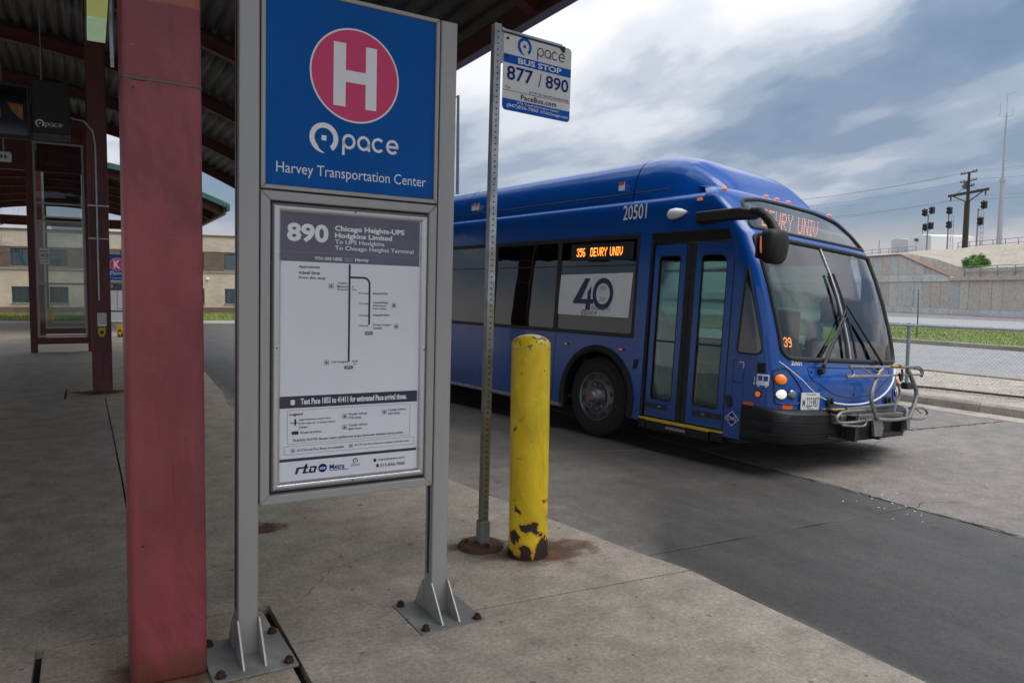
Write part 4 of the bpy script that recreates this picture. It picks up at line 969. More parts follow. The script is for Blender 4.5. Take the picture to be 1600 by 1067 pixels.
# wheel arches and wheels
def arch_trim(cx_, y, sg):
    n = 36; vs = []
    pa = [(cx_+.0, 0)]
    angs = [R(-14)+(math.pi+R(28))*i/n for i in range(n+1)]
    rws = []
    for a in angs:
        c_, s_ = math.cos(a), math.sin(a)
        rws.append([(cx_+r_*c_, y-sg*o_, max(.27, AC[1]+r_*s_)) for r_, o_ in ((.615, -.002), (.612, .018), (.59, .030), (.56, .030), (.535, .018), (.533, -.12))])
    return MB().grid(rws, True).obj('wheel_arch_trim', 'bumper', bus, ang=40, recalc=False)
def wheel(cx_, y, sg, z):
    tw = .26; ty = []
    prof_ = [(.275, .05), (.285, .012), (.32, .0), (.38, -.004), (.425, .006), (.452, .022), (.463, .04), (.465, .06), (.465, tw-.06), (.455, tw-.03), (.40, tw), (.28, tw)]
    tr = MB().lathe([(r_, y+sg*h_) for r_, h_ in prof_], 56, org=(cx_, 0, z), axis='y').obj('tyre', 'tyre', bus, recalc=True)
    for rr in (.33, .40): MB().lathe([(rr, y-sg*.0065), (rr+.006, y-sg*.009), (rr+.012, y-sg*.0065)], 56, org=(cx_, 0, z), axis='y').obj('sidewall_ridge', 'tyre', tr)
    rm = MB().lathe([(r_, y+sg*h_) for r_, h_ in [(.284, .012), (.278, .004), (.266, .010), (.258, .030), (.250, .034), (.200, .010), (.180, .006), (.165, .02), (.115, .03), (.10, .012), (.085, -.03), (.078, -.045), (.062, -.05), (.055, -.078), (.045, -.088), (0, -.088)]], 48, org=(cx_, 0, z), axis='y').obj('rim', 'rim', bus)
    MB().lathe([(.286, y+sg*.010), (.282, y+sg*.0), (.274, y+sg*.004)], 48, org=(cx_, 0, z), axis='y').obj('rim_edge', 'rim_hi', rm)
    for k in range(10):
        a = 2*math.pi*k/10+.2
        hb = MB().lathe([(0, 0), (.027, 0)], 14, axis='y'); o_ = hb.obj('hand_hole', 'black', rm); o_.location = (cx_+.226*math.cos(a), y+sg*.0165, z+.226*math.sin(a)); o_.scale = (1, 1, 1.1); o_.rotation_euler = (0, -a, 0)
        MB().lathe([(0, y-sg*.008), (.013, y-sg*.008), (.013, y+sg*.02)], 6, org=(cx_+.145*math.cos(a+.3), 0, z+.145*math.sin(a+.3)), axis='y').obj('wheel_nut', 'rim_hi', rm, ang=20)
    MB().lathe([(0, y-sg*.0895), (.022, y-sg*.0895)], 16, org=(cx_, 0, z), axis='y').obj('hub_badge', 'red', rm)
for cx_ in (AC[0], -6.25):
    arch_trim(cx_, 0, 1); wheel(cx_, .022, 1, .468); wheel(cx_, BW-.022, -1, .468+.155)
    MB().box(cx_-.62, cx_+.62, .30, .33, .25, 1.15).obj('wheel_well', 'int', bus)
    MB().lathe([(.60, .02), (.60, .32)], 30, org=(cx_, 0, AC[1]), axis='y', a0=0, a1=math.pi).obj('wheel_well', 'int', bus)
MB().box(UR+.1, -6.95, .06, BW-.06, .30, .42).box(-5.6, -.9, .06, BW-.06, .27, .42).box(.45, 1.75, .06, BW-.06, .25, .40).obj('underbody', 'int', bus)

# door set
MB().prism([rect(.502, .30, 1.60, 2.325), rect(.528, .345, 1.585, 2.215)], side(.006, 1), .05).obj('door_frame', 'black', bus)
MB().box(.53, 1.585, .004, .012, 2.222, 2.318).obj('door_header', 'bumper', bus)
def leaf(a, b, hinge):
    t0 = [(a, .36), (b, .36), (b, 2.205), (a, 2.205)] if hinge < 0 else rpoly([(a, .36), (b, .36), (b, 2.205), (a, 2.205)], [.003, .003, .10, .003], 5)
    ga, gb = a+.068, b-.072; gl = rrect(ga, .545, gb, 2.085, .04) if hinge < 0 else rpoly([(ga, .545), (gb, .545), (gb, 2.085), (ga, 2.085)], [.035, .035, .12, .035], 5)
    lf = MB().prism([t0, gl[::-1]], side(.016, 1), .035).obj('door_leaf', 'bus', bus, bevel=.006)
    mb_ = MB().prism([[(x, y) for x, y in gl], [((x-(ga+gb)/2)*.93+(ga+gb)/2, (y-1.3)*.985+1.3) for x, y in gl]], side(.0175, 1), .006); mb_.obj('door_gasket', 'rubber', lf)
    MB().prism([gl], side(.030, 1), .006).obj('door_glass', 'g_door', lf)
    MB().box(ga, gb, .012, .030, 1.165, 1.185).obj('door_bar', 'black', lf)
    MB().box(a+.02 if hinge < 0 else a+.09, b-.12 if hinge < 0 else b-.02, .006, .0155, .455, .505).obj('door_latch', 'black', lf, bevel=.003)
    MB().box((a+b)/2-.02, (a+b)/2+.02, .001, .0055, .472, .487).obj('latch_badge', 'rim_hi', lf)
leaf(.55, .985, -1); leaf(1.115, 1.575, 1)
MB().box(.99, 1.048, .004, .04, .36, 2.20).box(1.052, 1.11, .004, .04, .36, 2.20).obj('door_edge_rubber', 'rubber', bus, bevel=.012)
MB().box(.50, 1.60, -.006, .10, .325, .345).obj('step_edge', 'yellow_plain', bus)
MB().box(.62, 1.44, -.022, .08, .225, .318).obj('wheelchair_ramp', 'bumper', bus, bevel=.006)
MB().box(.62, 1.44, -.024, .05, .318, .3235).obj('ramp_edge', 'yellow_plain', bus)
MB().box(.90, 1.16, -.0245, -.0225, .262, .290).obj('ramp_plate', 'rim_hi', bus)
MB().box(.50, .60, -.01, .06, .235, .322).obj('sill_end', 'bumper', bus, bevel=.004); MB().box(1.46, 1.60, -.01, .06, .235, .322).obj('sill_end', 'bumper', bus, bevel=.004)
# corner flank between door and front skin
nf = 18
def sidefront(w_): return uf(0, w_)
zs_ = [.30+(2.33-.30)*i/40 for i in range(41)]
SWN = rpoly([(1.70, 1.125), (1.985, 1.125), (1.745, 1.965)], [.05, .10, .03], 6)
def flank(y, near=True):
    mb_ = MB(); n_ = 24; rws = []
    for w_ in zs_:
        u1 = uf(0, w_); u0 = min(1.60, u1-.02) if near else min(1.60, u1-.02)
        rws.append([(u0+(u1-u0)*i/n_, y, w_) for i in range(n_+1)])
    mb_.grid(rws, False); mb_.obj('corner_panel', 'bus', bus, recalc=False)
flank(0); flank(BW)
for sg in (1, -1):
    rws = []
    for w_ in [2.326+(2.84-2.326)*i/26 for i in range(27)]:
        i_ = interp(w_, INS); y_ = i_ if sg > 0 else BW-i_; u1 = uf(0, w_); rws.append([(min(1.155, u1-.01)+(u1-min(1.155, u1-.01))*k/12, y_, w_) for k in range(13)])
    MB().grid(rws, True).obj('upper_corner_panel', 'bus', bus, recalc=False)
# quarter window by the door: dark glass that wraps the corner
gl = [(u, w_) for u, w_ in SWN]
def cornerpt(u, w_, off):
    # wrap onto the front skin where the flank ends
    u1 = uf(0, w_)
    if u <= u1: return (u, -off, w_)
    lo, hi = 0, .3
    for _ in range(24):
        m_ = (lo+hi)/2
        if uf(m_, w_) < u: lo = m_
        else: hi = m_
    return SP(lo, w_, off)
nn_ = 26; rws = []
for j in range(nn_+1):
    w_ = 1.13+(1.955-1.13)*j/nn_
    xs = []
    for a, b in zip(gl, gl[1:]+gl[:1]):
        if (a[1] > w_) != (b[1] > w_): xs.append(a[0]+(b[0]-a[0])*(w_-a[1])/(b[1]-a[1]))
    if len(xs) < 2: continue
    x0_, x1_ = min(xs), max(xs); rws.append([cornerpt(x0_+(x1_-x0_)*k/12, w_, .005) for k in range(13)])
MT['g_dark'] = mat('dark_quarter_glass', (.006, .007, .008), .03, spec=.8, coat=.6)
MB().grid(rws, True).obj('quarter_window', 'g_dark', bus, ang=80, recalc=False)
MB().tube([cornerpt(u, w_, .005) for u, w_ in dense(gl, .04)], .010, 6, closed=True).obj('window_gasket', 'rubber', bus)
# access hatch, CNG diamond, kneeling bus symbol, sensors, marker lamps
f_ = side(-.0015, 1); f3_ = side(-.0035, 1)
MB().prism([rrect(1.665, .845, 1.795, 1.055, .006), rrect(1.671, .851, 1.789, 1.049, .005)], f_, .001).obj('access_hatch', 'bus_dark', bus)
MB().prism([rrect(1.665, .665, 1.795, .835, .006), rrect(1.669, .669, 1.791, .831, .005)], f_, .001).obj('access_hatch', 'bus_dark', bus)
for u, w_ in ((1.675, .82), (1.785, .82), (1.675, .685), (1.785, .685), (1.675, 1.04)): MB().lathe([(0, -.003), (.005, -.003), (.005, 0)], 8, org=(u, 0, w_), axis='y').obj('screw', 'rim_hi', bus)
MB().box(1.735, 1.790, -.004, -.001, 1.035, 1.043).box(1.782, 1.790, -.004, -.001, .98, 1.035).obj('hatch_clip', 'white', bus)
dm = [(1.615, .488), (1.695, .415), (1.775, .488), (1.695, .561)]; sc_ = lambda k: [((x-1.695)*k+1.695, (y-.488)*k+.488) for x, y in dm]
flat([sc_(1)], side(-.0025, 1), 'white', bus, 'gas_diamond', .0008); flat([sc_(.88)], side(-.0035, 1), 'stop_navy', bus, 'gas_diamond', .0008)
text('CNG', (1.648, .470, 1.742, .508), side(-.0045, 1), 'white', bus, bold=.01)
b_ = MB().prism([[(1.615, .70), (1.655, .71), (1.685, .60), (1.645, .59)]], side(-.028, 1), .03); b_.obj('camera_housing', 'black', bus, bevel=.006)
b_ = MB().prism([[(.385, .955), (.425, .955), (.405, .845), (.365, .845)]], side(-.022, 1), .03); b_.obj('camera_housing', 'black', bus, bevel=.006)
def onskin(pts, off): return [cornerpt(u, w_, off) for u, w_ in pts]
def cflat(poly, m, nm, off=.003, parent=None):
    vs = onskin(poly, off); return MB().add(vs, [tuple(range(len(vs)))]).obj(nm, m, parent or bus, recalc=False)
def arcpt(s, w_, off):
    """point at arc length s along the skin from x = 1.60, wrapping the front corner"""
    u1 = uf(0, w_)
    if s <= u1-1.60: return (1.60+s, -off, w_)
    s -= u1-1.60; v, pu, pv, dv = 0, u1, 0, .0002
    while v < .5:
        v += dv; dv = min(.004, dv*1.3); u = uf(v, w_); l_ = math.hypot(u-pu, v-pv)
        if l_ >= s: return SP(pv+(v-pv)*s/l_, w_, off)
        s -= l_; pu, pv = u, v
def sdecal(s0, w0, s1, w1, m, nm, off, n_=8): return MB().grid([[arcpt(s0+(s1-s0)*k/n_, z, off) for k in range(n_+1)] for z in (w0, w1)], True).obj(nm, m, bus, recalc=False)
def sdisc(s, w_, r_, m, nm, off):
    vs = [arcpt(s+r_*math.cos(2*math.pi*k/24), w_+r_*math.sin(2*math.pi*k/24), off) for k in range(24)]; return MB().add(vs, [tuple(range(24))]).obj(nm, m, bus, recalc=False)
sdecal(.212, .628, .325, .672, 'orange_refl', 'side_reflector', .003)
sdisc(.362, .757, .038, 'black', 'side_lamp_bezel', .006); sdisc(.362, .757, .027, 'amber', 'side_lamp', .010)
sdecal(.338, .842, .455, .882, 'white', 'kneeling_symbol', .004); sdecal(.338, .930, .455, .945, 'white', 'kneeling_symbol', .004)
for a, b in ((.338, .350), (.393, .402), (.443, .455)): sdecal(a, .8825, b, .9295, 'white', 'kneeling_symbol', .004, 2)
for a in (.352, .425): sdecal(a, .825, a+.015, .8415, 'white', 'kneeling_symbol', .004, 2)
sdecal(.312, .858, .319, .915, 'white', 'kneeling_arrow', .004, 2); MB().add([arcpt(.300, .860, .004), arcpt(.3155, .838, .004), arcpt(.331, .860, .004)], [(0, 1, 2)]).obj('kneeling_arrow', 'white', bus, recalc=False)
sdecal(.335, .955, .412, 1.05, 'bumper', 'black_patch', .006)
for u, w_, m_ in ((-.763, 1.047, 'side_marker'), (.173, 1.044, 'side_marker')):
    MB().box(u-.035, u+.035, -.012, 0, w_-.013, w_+.013).obj(m_, 'black', bus, bevel=.004); MB().box(u-.030, u+.012, -.017, -.012, w_-.009, w_+.009).obj(m_+'_lens', 'amber', bus, bevel=.003)
MB().box(1.09, 1.15, -.02, 0, 2.628, 2.655).obj('side_marker', 'amber', bus, bevel=.006)
MB().tube([(.77, -.03, 2.505), (.80, -.045, 2.507), (.86, -.045, 2.515), (.92, -.035, 2.52), (.965, -.01, 2.525)], [.045, .056, .055, .040, .012], 16).obj('exterior_speaker', 'stop_white', bus)
text('20501', (.045, 2.498, .40, 2.665), side(-.003, 1), 'white', bus, bold=.01)
# destination sign in the window, anniversary poster
MB().box(-.83, .27, .012, .016, 2.02, 2.275).obj('sign_surround', 'black', bus)
MB().box(-.80, .24, .0005, .0105, 2.055, 2.255).obj('led_sign', 'int', bus)
led('356', (-.695, 2.105, -.545, 2.205), side(-.002, 1), 'led', bus, fill=.95); led('DEVRY UNIV', (-.455, 2.105, .075, 2.205), side(-.002, 1), 'led', bus, fill=.95)
MB().prism([[(-.985, 1.405), (.232, 1.402), (.262, 1.905), (-.955, 1.89)]], side(-.0015, 1), .002).obj('window_poster', 'white', bus)
MT['poster'] = mat('silver_poster', (.46, .47, .50), .35, var=.18, scale=.8, coat=.5)
bus.children[-1].data.materials[0] = MT['poster']
po = side(-.0035, 1); MT['indigo'] = mat('indigo_poster_print', (.022, .035, .115), .5, var=.05)
mb_ = MB(); arcs(mb_, po, -.195, 1.665, .185, .062, 0, 360, 40, sx=.92); mb_.obj('poster_numeral', 'indigo', bus, recalc=False)
flat([[(-.51, 1.845), (-.42, 1.845), (-.555, 1.60), (-.455, 1.60), (-.455, 1.68), (-.395, 1.76), (-.395, 1.60), (-.345, 1.60), (-.345, 1.545), (-.395, 1.545), (-.395, 1.468), (-.475, 1.468), (-.475, 1.545), (-.70, 1.545), (-.70, 1.575)]], po, 'indigo', bus, 'poster_numeral', .0005)
text('1984', (-.245, 1.70, -.145, 1.76), po, 'teal', bus); text('2024', (-.245, 1.575, -.145, 1.63), po, 'teal', bus)
text('YEARS OF SERVICE', (-.385, 1.472, -.055, 1.520), po, 'ink_light', bus); ring_logo(po, -.50, 1.438, .035, 'ink', bus); pace_word(po, -.455, 1.420, -.27, .034, 'ink', bus, wt=.16)
# front details in (v,w)
def front(off): return lambda v, w_, d: SP(v, w_, off-d)
def fflat(poly, m, nm, off=.003): 
    vs = [SP(v, w_, off) for v, w_ in poly]; return MB().add(vs, [tuple(range(len(vs)))]).obj(nm, m, bus, recalc=False)
def bothsides(fn_): fn_(lambda v: v); fn_(lambda v: BW-v)
def podf(mv):
    pod = rpoly([(.06, .685), (.30, .685), (.335, .80), (.15, 1.03), (.045, .98)], [.03, .05, .04, .05, .03], 5)
    MB().tube([SP(mv(v), w_, .001) for v, w_ in dense(pod, .03)], .008, 6, closed=True).obj('headlight_pod', 'bus_dark', bus)
    for v, w_, r_, m_, nm in ((.103, .912, .047, 'amber', 'turn_signal'), (.108, .775, .043, 'lamp', 'headlight'), (.205, .778, .043, 'lampoff', 'driving_light')):
        fflat([(mv(v+r_*1.15*math.cos(a)), w_+r_*1.15*math.sin(a)) for a in [2*math.pi*k/24 for k in range(24)]], 'black', nm+'_bezel', .004)
        rws = [[SP(mv(v+r_*q*math.cos(2*math.pi*k/24)), w_+r_*q*math.sin(2*math.pi*k/24), .006+.018*math.sqrt(max(0, 1-q*q))) for k in range(25)] for q in (1, .9, .7, .4, .02)]
        MB().grid(rws, True).obj(nm, m_, bus, recalc=False)
    fflat([(mv(a), b) for a, b in rect(.12, .640, .215, .678)], 'orange_refl', 'front_reflector', .003)
bothsides(podf)
# curved swage line and panel on the nose
cur = [(.10, 1.075), (.3, .93), (.5, .80), (.75, .715), (1.0, .682), (1.2, .675), (1.4, .682), (1.65, .715), (1.9, .80), (2.1, .93), (2.30, 1.075)]
def cr(pts, n=6):
    out = []
    for i in range(len(pts)-1):
        p0_, p1_, p2_, p3_ = [Vector(pts[max(0, min(len(pts)-1, i+k))]) for k in (-1, 0, 1, 2)]
        for k in range(n):
            t_ = k/n; q = .5*((2*p1_)+(-p0_+p2_)*t_+(2*p0_-5*p1_+4*p2_-p3_)*t_*t_+(-p0_+3*p1_-3*p2_+p3_)*t_**3); out.append(tuple(q))
    return out+[tuple(pts[-1])]
cc = cr(cur)
MB().tube([SP(v, w_, .002) for v, w_ in cc], [.0045+.005*min(1, max(0, (v-.5)/.5)) for v, w_ in cc], 6).obj('nose_stripe', 'white', bus)
hatch = rpoly([(.42, 1.035), (2.0, 1.035), (1.98, .96), (1.55, .77), (1.2, .735), (.85, .77), (.44, .93)], [.02, .02, .03, .12, .12, .12, .03], 4)
MB().tube([SP(v, w_, .0) for v, w_ in dense(hatch, .04)], .005, 6, closed=True).obj('nose_hatch', 'bus_dark', bus)
text('20501', (.215, 1.045, .345, 1.092), front(.004), 'white', bus, bold=.01)
for v, w_ in ((.28, .985), (.47, .99), (.47, .93), (1.2, .78)): 
    o_ = MB().lathe([(0, .006), (.012, .006), (.014, 0)], 10); o_ = o_.obj('nose_fastener', 'rim_hi' if v < .3 else 'black', bus); o_.location = SP(v, w_, 0); o_.rotation_euler = (0, R(90), 0)
for v in (.735, 1.90):
    o_ = MB().lathe([(.0, .01), (.022, .012), (.026, .03), (.045, .034), (.05, .02), (.05, 0)], 20).obj('tow_eye', 'black', bus); o_.location = SP(v, .705, 0); o_.rotation_euler = (0, R(90), 0)
# licence plate
pl = MB(); pf = lambda off: (lambda v, w_, d: (SP(.42, .72)[0]+.012+off-d+(v-.42)*.10, v, w_))
plo = MB().prism([rrect(.288, .640, .555, .800, .01)], pf(.006), .004).obj('licence_plate', 'plate', bus)
text('225987', (.365, .665, .540, .755), pf(.0075), 'plate_green', plo); text('M', (.310, .672, .345, .735), pf(.0075), 'plate_green', plo, bold=.02)
text('Municipal', (.36, .772, .49, .792), pf(.0075), 'ink', plo); text('Illinois', (.385, .646, .47, .660), pf(.0075), 'ink', plo)
# clearance lamps over the destination window
for v, w_ in ((.12, 2.765), (.95, 2.81), (1.2, 2.812), (1.45, 2.81), (2.28, 2.765)):
    o_ = MB().lathe([(.0, .028), (.014, .026), (.026, .014), (.030, 0)], 12).obj('clearance_lamp', 'amber', bus); o_.location = SP(v, w_, -.004); o_.rotation_euler = (0, R(60), 0); o_.scale = (.8, 1.5, 1)
# front destination display behind its glass
fd = lambda off: (lambda v, w_, d: (uc(w_)-.085+off-d-.02, v, w_))
MB().box(1.375, 1.40, .36, BW-.36, 2.33, 2.63).obj('led_sign', 'int_grey', bus, bevel=.01)
led('39', (.172, 1.215, .262, 1.305), lambda v, w_, d: SP(v, w_, -.012), 'led', bus)
led('DEVRY UNIV', (.64, 2.44, 1.70, 2.62), lambda v, w_, d: (1.42-d, v, w_), 'led_soft', bus, fill=.62)
# wipers
def wiper(b0, tip, blade0, blade1):
    wp_ = MB().tube([SP(*b0, .02), SP(b0[0], b0[1]+.05, .06), SP(*tip, .035)], [.020, .014, .009], 8).obj('wiper_arm', 'black', bus)
    MB().tube([SP(b0[0]+.03, b0[1], .03), SP(b0[0]+.03, b0[1]+.05, .05), SP(tip[0]+.03, tip[1]-.03, .035)], [.010, .008, .007], 6).obj('wiper_rod', 'black', wp_)
    n_ = 10; MB().tube([SP(blade0[0]+(blade1[0]-blade0[0])*i/n_, blade0[1]+(blade1[1]-blade0[1])*i/n_, .022) for i in range(n_+1)], .013, 6).obj('wiper_blade', 'rubber', wp_)
    MB().lathe([(0, .05), (.03, .05), (.038, 0)], 14, org=(0, 0, 0)).obj('wiper_pivot', 'black', wp_, loc=SP(*b0, 0)).rotation_euler = (0, R(80), 0)
wiper((.60, 1.0), (1.24, 1.62), (1.10, 1.13), (1.13, 1.98)); wiper((1.72, 1.03), (1.26, 1.66), (1.27, 1.13), (1.22, 1.98))
# bumper
BP = [(.305, .0), (.33, .085), (.36, .105), (.415, .115), (.42, .108), (.425, .115), (.515, .122), (.52, .114), (.525, .12), (.60, .112), (.625, .09), (.638, .05), (.642, -.03)]
def bump(v, w_, o_):
    t_ = (2*v/BW-1); e = .05+.0*o_; dd = .40; x = uc(.55)-dd+o_+dd*(1-min(1, abs(t_))**4)**.25; return (x, v+t_*(e*.3+o_*.25), w_)
rws = [[(1.80, -.012+-.0, w_)]+[bump(v, w_, o_) for v in VS]+[(1.80, BW+.012, w_)] for w_, o_ in BP]
MB().grid(rws, True).obj('bumper', 'bumper', bus, ang=35, recalc=False)
MB().add([bump(v, .6425, .085) for v in [.62+.05*i for i in range(9)]]+[bump(v, .6445, .02) for v in [.62+.05*i for i in range(9)][::-1]], [tuple(range(18))]).obj('bumper_step_strip', 'yellow_plain', bus, recalc=False)
# mirror
ma = MB().prism([[(1.16, 2.39), (1.62, 2.385), (1.86, 2.375), (1.92, 2.40), (1.90, 2.46), (1.70, 2.50), (1.16, 2.50)]], lambda a, b, d: (a, -.115+d-(a-1.16)*.06, b), .085); ma.obj('mirror_bracket', 'black', bus, bevel=.02)
MB().box(1.15, 1.34, -.04, .0, 2.38, 2.51).obj('mirror_mount', 'black', bus, bevel=.008)
MB().tube([(1.84, -.13, 2.455), (1.93, -.14, 2.44), (2.0, -.145, 2.39), (2.07, -.15, 2.32), (2.12, -.15, 2.23)], [.035, .042, .042, .044, .050], 12).obj('mirror_arm', 'bumper', bus)
rws = []
for j in range(15):
    ph = -math.pi/2+math.pi*j/14; zc_ = 2.108+.155*math.copysign(abs(math.sin(ph))**.6, math.sin(ph)); rr = abs(math.cos(ph))**.45; tpz = 1-.14*max(0, (2.10-zc_)/.15)
    rws.append([(2.115+.095*math.copysign(abs(math.cos(a))**.8, math.cos(a))*rr*tpz, -.155+.155*math.copysign(abs(math.sin(a))**.7, math.sin(a))*rr*tpz, zc_) for a in [2*math.pi*k/28 for k in range(29)]])
mr_ = MB().grid(rws, True).obj('mirror_housing', 'bumper', bus, ang=70, recalc=False)
MB().prism([rrect(-.285, 1.995, -.04, 2.225, .03)], lambda a, b, d: (2.018-d, a, b), .006).obj('mirror_glass', 'rim_hi', mr_)
MB().tube([(2.075, -.300, 2.185), (2.085, -.309, 2.10), (2.085, -.295, 2.04)], .009, 6).obj('mirror_signal', 'amber', mr_)

# folded bicycle rack (child parts: tubes)
rk = MB()
def rt(pts, r_=.014, nm='rack_tube', m_='rack', sm=True): return MB().tube([Vector(p) for p in (cr3(pts) if sm and len(pts) > 2 else pts)], r_, 8).obj(nm, m_, rack)
def cr3(pts, n=6):
    out = []; P_ = [Vector(p) for p in pts]
    for i in range(len(P_)-1):
        p0_, p1_, p2_, p3_ = [P_[max(0, min(len(P_)-1, i+k))] for k in (-1, 0, 1, 2)]
        for k in range(n):
            t_ = k/n; out.append(.5*((2*p1_)+(-p0_+p2_)*t_*.6+(p2_-p0_)*t_*.4+(2*p0_-5*p1_+4*p2_-p3_)*t_*t_+(-p0_+3*p1_-3*p2_+p3_)*t_**3))
    return out+[P_[-1]]
rack = MB().box(2.33, 2.40, .62, 1.95, .52, .60).obj('bike_rack', 'rack', bus, bevel=.008)
x = 2.50
# upright hoops
rt([(x, 1.22, 1.06), (x+.01, 1.10, .97), (x+.03, .99, .80), (x+.04, 1.01, .70), (x+.04, 1.12, .575)], .021)
rt([(x, 1.73, 1.07), (x+.02, 1.80, .97), (x+.03, 1.90, .84), (x+.04, 1.87, .73), (x+.04, 1.77, .575)], .021)
rt([(x+.04, 1.10, .575), (x+.05, 1.45, .56), (x+.04, 1.80, .575)], .017)
# upper tray
rt([(x, .60, 1.07), (x, 1.2, 1.075), (x, 1.85, 1.085)], .013); rt([(x, .56, .975), (x+.02, .90, .985), (x+.02, 1.3, .99)], .018)
rt([(x, .60, 1.07), (x, .655, 1.04), (x+.01, .67, 1.0), (x+.01, .62, .975)], .012)
rt([(x, .80, 1.07), (x+.01, .97, 1.01)], .009); rt([(x, 1.0, 1.07), (x+.01, 1.18, 1.005)], .009)
rt([(x, 1.2, .99), (x, 1.6, 1.0), (x+.02, 2.02, 1.01)], .010); rt([(x, 1.85, 1.085), (x+.01, 1.96, 1.07), (x+.01, 2.05, 1.02)], .012)
MB().box(x-.02, x+.02, 1.38, 1.62, 1.085, 1.10).obj('rack_label', 'yellow_plain', rack); MB().box(x-.02, x+.02, 1.50, 1.56, 1.083, 1.103).obj('rack_clip', 'black', rack)
rt([(x-.01, 1.90, 1.08), (x+.0, 2.0, 1.075), (x, 2.07, 1.03), (x, 2.05, .99)], .016, m_='black'); rt([(x, 1.62, 1.06), (x+.02, 1.60, .98), (x+.03, 1.55, .95), (x+.02, 1.53, 1.02)], .012, m_='black')
MB().box(x-.02, x+.05, 1.66, 1.80, .86, .93).obj('rack_latch', 'black', rack, bevel=.012)
# lower trays: flat loops each side
rt([(x, 1.08, .66), (x, .60, .655), (x+.01, .47, .63), (x+.01, .43, .585), (x+.02, .50, .555), (x+.02, .75, .555), (x+.02, 1.1, .575)], .014)
rt([(x-.02, .70, .655), (x, .90, .59)], .009); rt([(x-.02, .88, .655), (x, .84, .56)], .009); rt([(x+.03, .50, .535), (x+.05, .85, .52), (x+.05, .88, .60)], .010)
rt([(x, 1.85, .66), (x, 2.10, .66), (x, 2.22, .635), (x, 2.26, .59), (x, 2.2, .545), (x, 2.0, .545), (x, 1.85, .56)], .013); rt([(x, 1.98, .655), (x, 2.12, .60)], .008)
rt([(2.42, .75, .66), (2.42, 1.3, .68), (2.42, 1.75, .69)], .016); rt([(x-.03, 1.62, .92), (x-.02, 1.66, .80), (x-.02, 1.60, .70), (x-.02, 1.56, .62)], .012)
# hinge brackets
MB().prism([[(1.06, .58), (1.24, .58), (1.28, .48), (1.26, .40), (1.12, .40)]], lambda a, b, d: (x+.03-d, a, b), .03).obj('rack_bracket', 'rack', rack, bevel=.004)
MB().prism([[(1.72, .60), (1.82, .60), (1.83, .44), (1.78, .44)]], lambda a, b, d: (x+.03-d, a, b), .03).obj('rack_bracket', 'rack', rack, bevel=.004)
for _b in ((1.301, 1.719, .38, .42), (.80, .86, .36, .60), (1.26, 1.30, .36, .56), (1.72, 1.76, .38, .56)): MB().box(2.38, 2.50, *_b).obj('rack_pivot', 'black', rack, bevel=.004)
MB().box(2.36, 2.40, .80, 1.9, .36, .56).obj('rack_backplate', 'int', rack)
MB().tube([(2.30, .62, .64), (2.42, .62, .63), (2.44, .62, .52)], .02, 8).obj('rack_strut', 'black', rack); rt([(2.42, .82, .36), (2.36, .55, .39)], .010, m_='black', sm=False)

# inside the bus
MB().box(UR+.1, 2.02, .05, BW-.05, .40, .425).obj('cabin_floor', 'int', bus)
MB().box(UR+.1, 1.35, .06, BW-.06, 2.36, 2.38).obj('cabin_ceiling', 'int_grey', bus)
MB().prism([[(.15, .43), (BW-.15, .43), (BW-.15, 1.10), (1.5, 1.12), (1.25, 1.02), (.15, .98)]], lambda a, b, d: (1.98-d, a, b), .26).obj('dashboard', 'int', bus, bevel=.03)
MB().box(1.60, 1.66, 1.15, 1.18, .43, 1.25).obj('farebox_post', 'int_grey', bus)
MB().tube([(1.70+.0, 1.85+.20*math.cos(a), 1.18+.17*math.sin(a)) for a in [2*math.pi*k/20 for k in range(20)]], .014, 6, closed=True).obj('steering_wheel', 'black', bus)
MB().box(1.02, 1.09, 1.55, 2.05, .95, 1.62).box(1.05, 1.45, 1.55, 2.05, .80, .95).box(1.15, 1.35, 1.7, 1.9, .43, .8).obj('driver_seat', 'int', bus, bevel=.04)
MB().box(.75, .78, 1.25, BW-.1, .43, 1.30).obj('driver_partition', 'int', bus)
MB().box(.72, .80, 1.2, 1.27, .43, 2.36).obj('partition_post', 'int', bus)
for k in range(8):
    u = -.9-k*.78
    for v in (.12, .58, 1.42, 1.88):
        s_ = MB().box(u, u+.42, v, v+.40, .80, .88).box(u-.07, u, v, v+.40, .86, 1.42).box(u+.15, u+.22, v+.15, v+.22, .43, .8); s_.obj('seat', 'seat', bus)
for a, b in (((.55, .16, 1.50), (.98, .30, 1.02)), ((.98, .30, 1.02), (.98, .30, .43)), ((1.12, .14, .98), (1.58, .14, 1.0)), ((.35, .3, .43), (.35, .3, 2.36)), ((-1.2, 1.1, .43), (-1.2, 1.1, 2.36)), ((-3.2, .6, 2.1), (.3, .6, 2.1)), ((-3.2, 1.8, 2.1), (.3, 1.8, 2.1))):
    MB().tube([a, b], .02, 8).obj('grab_rail', 'yellow_plain', bus)

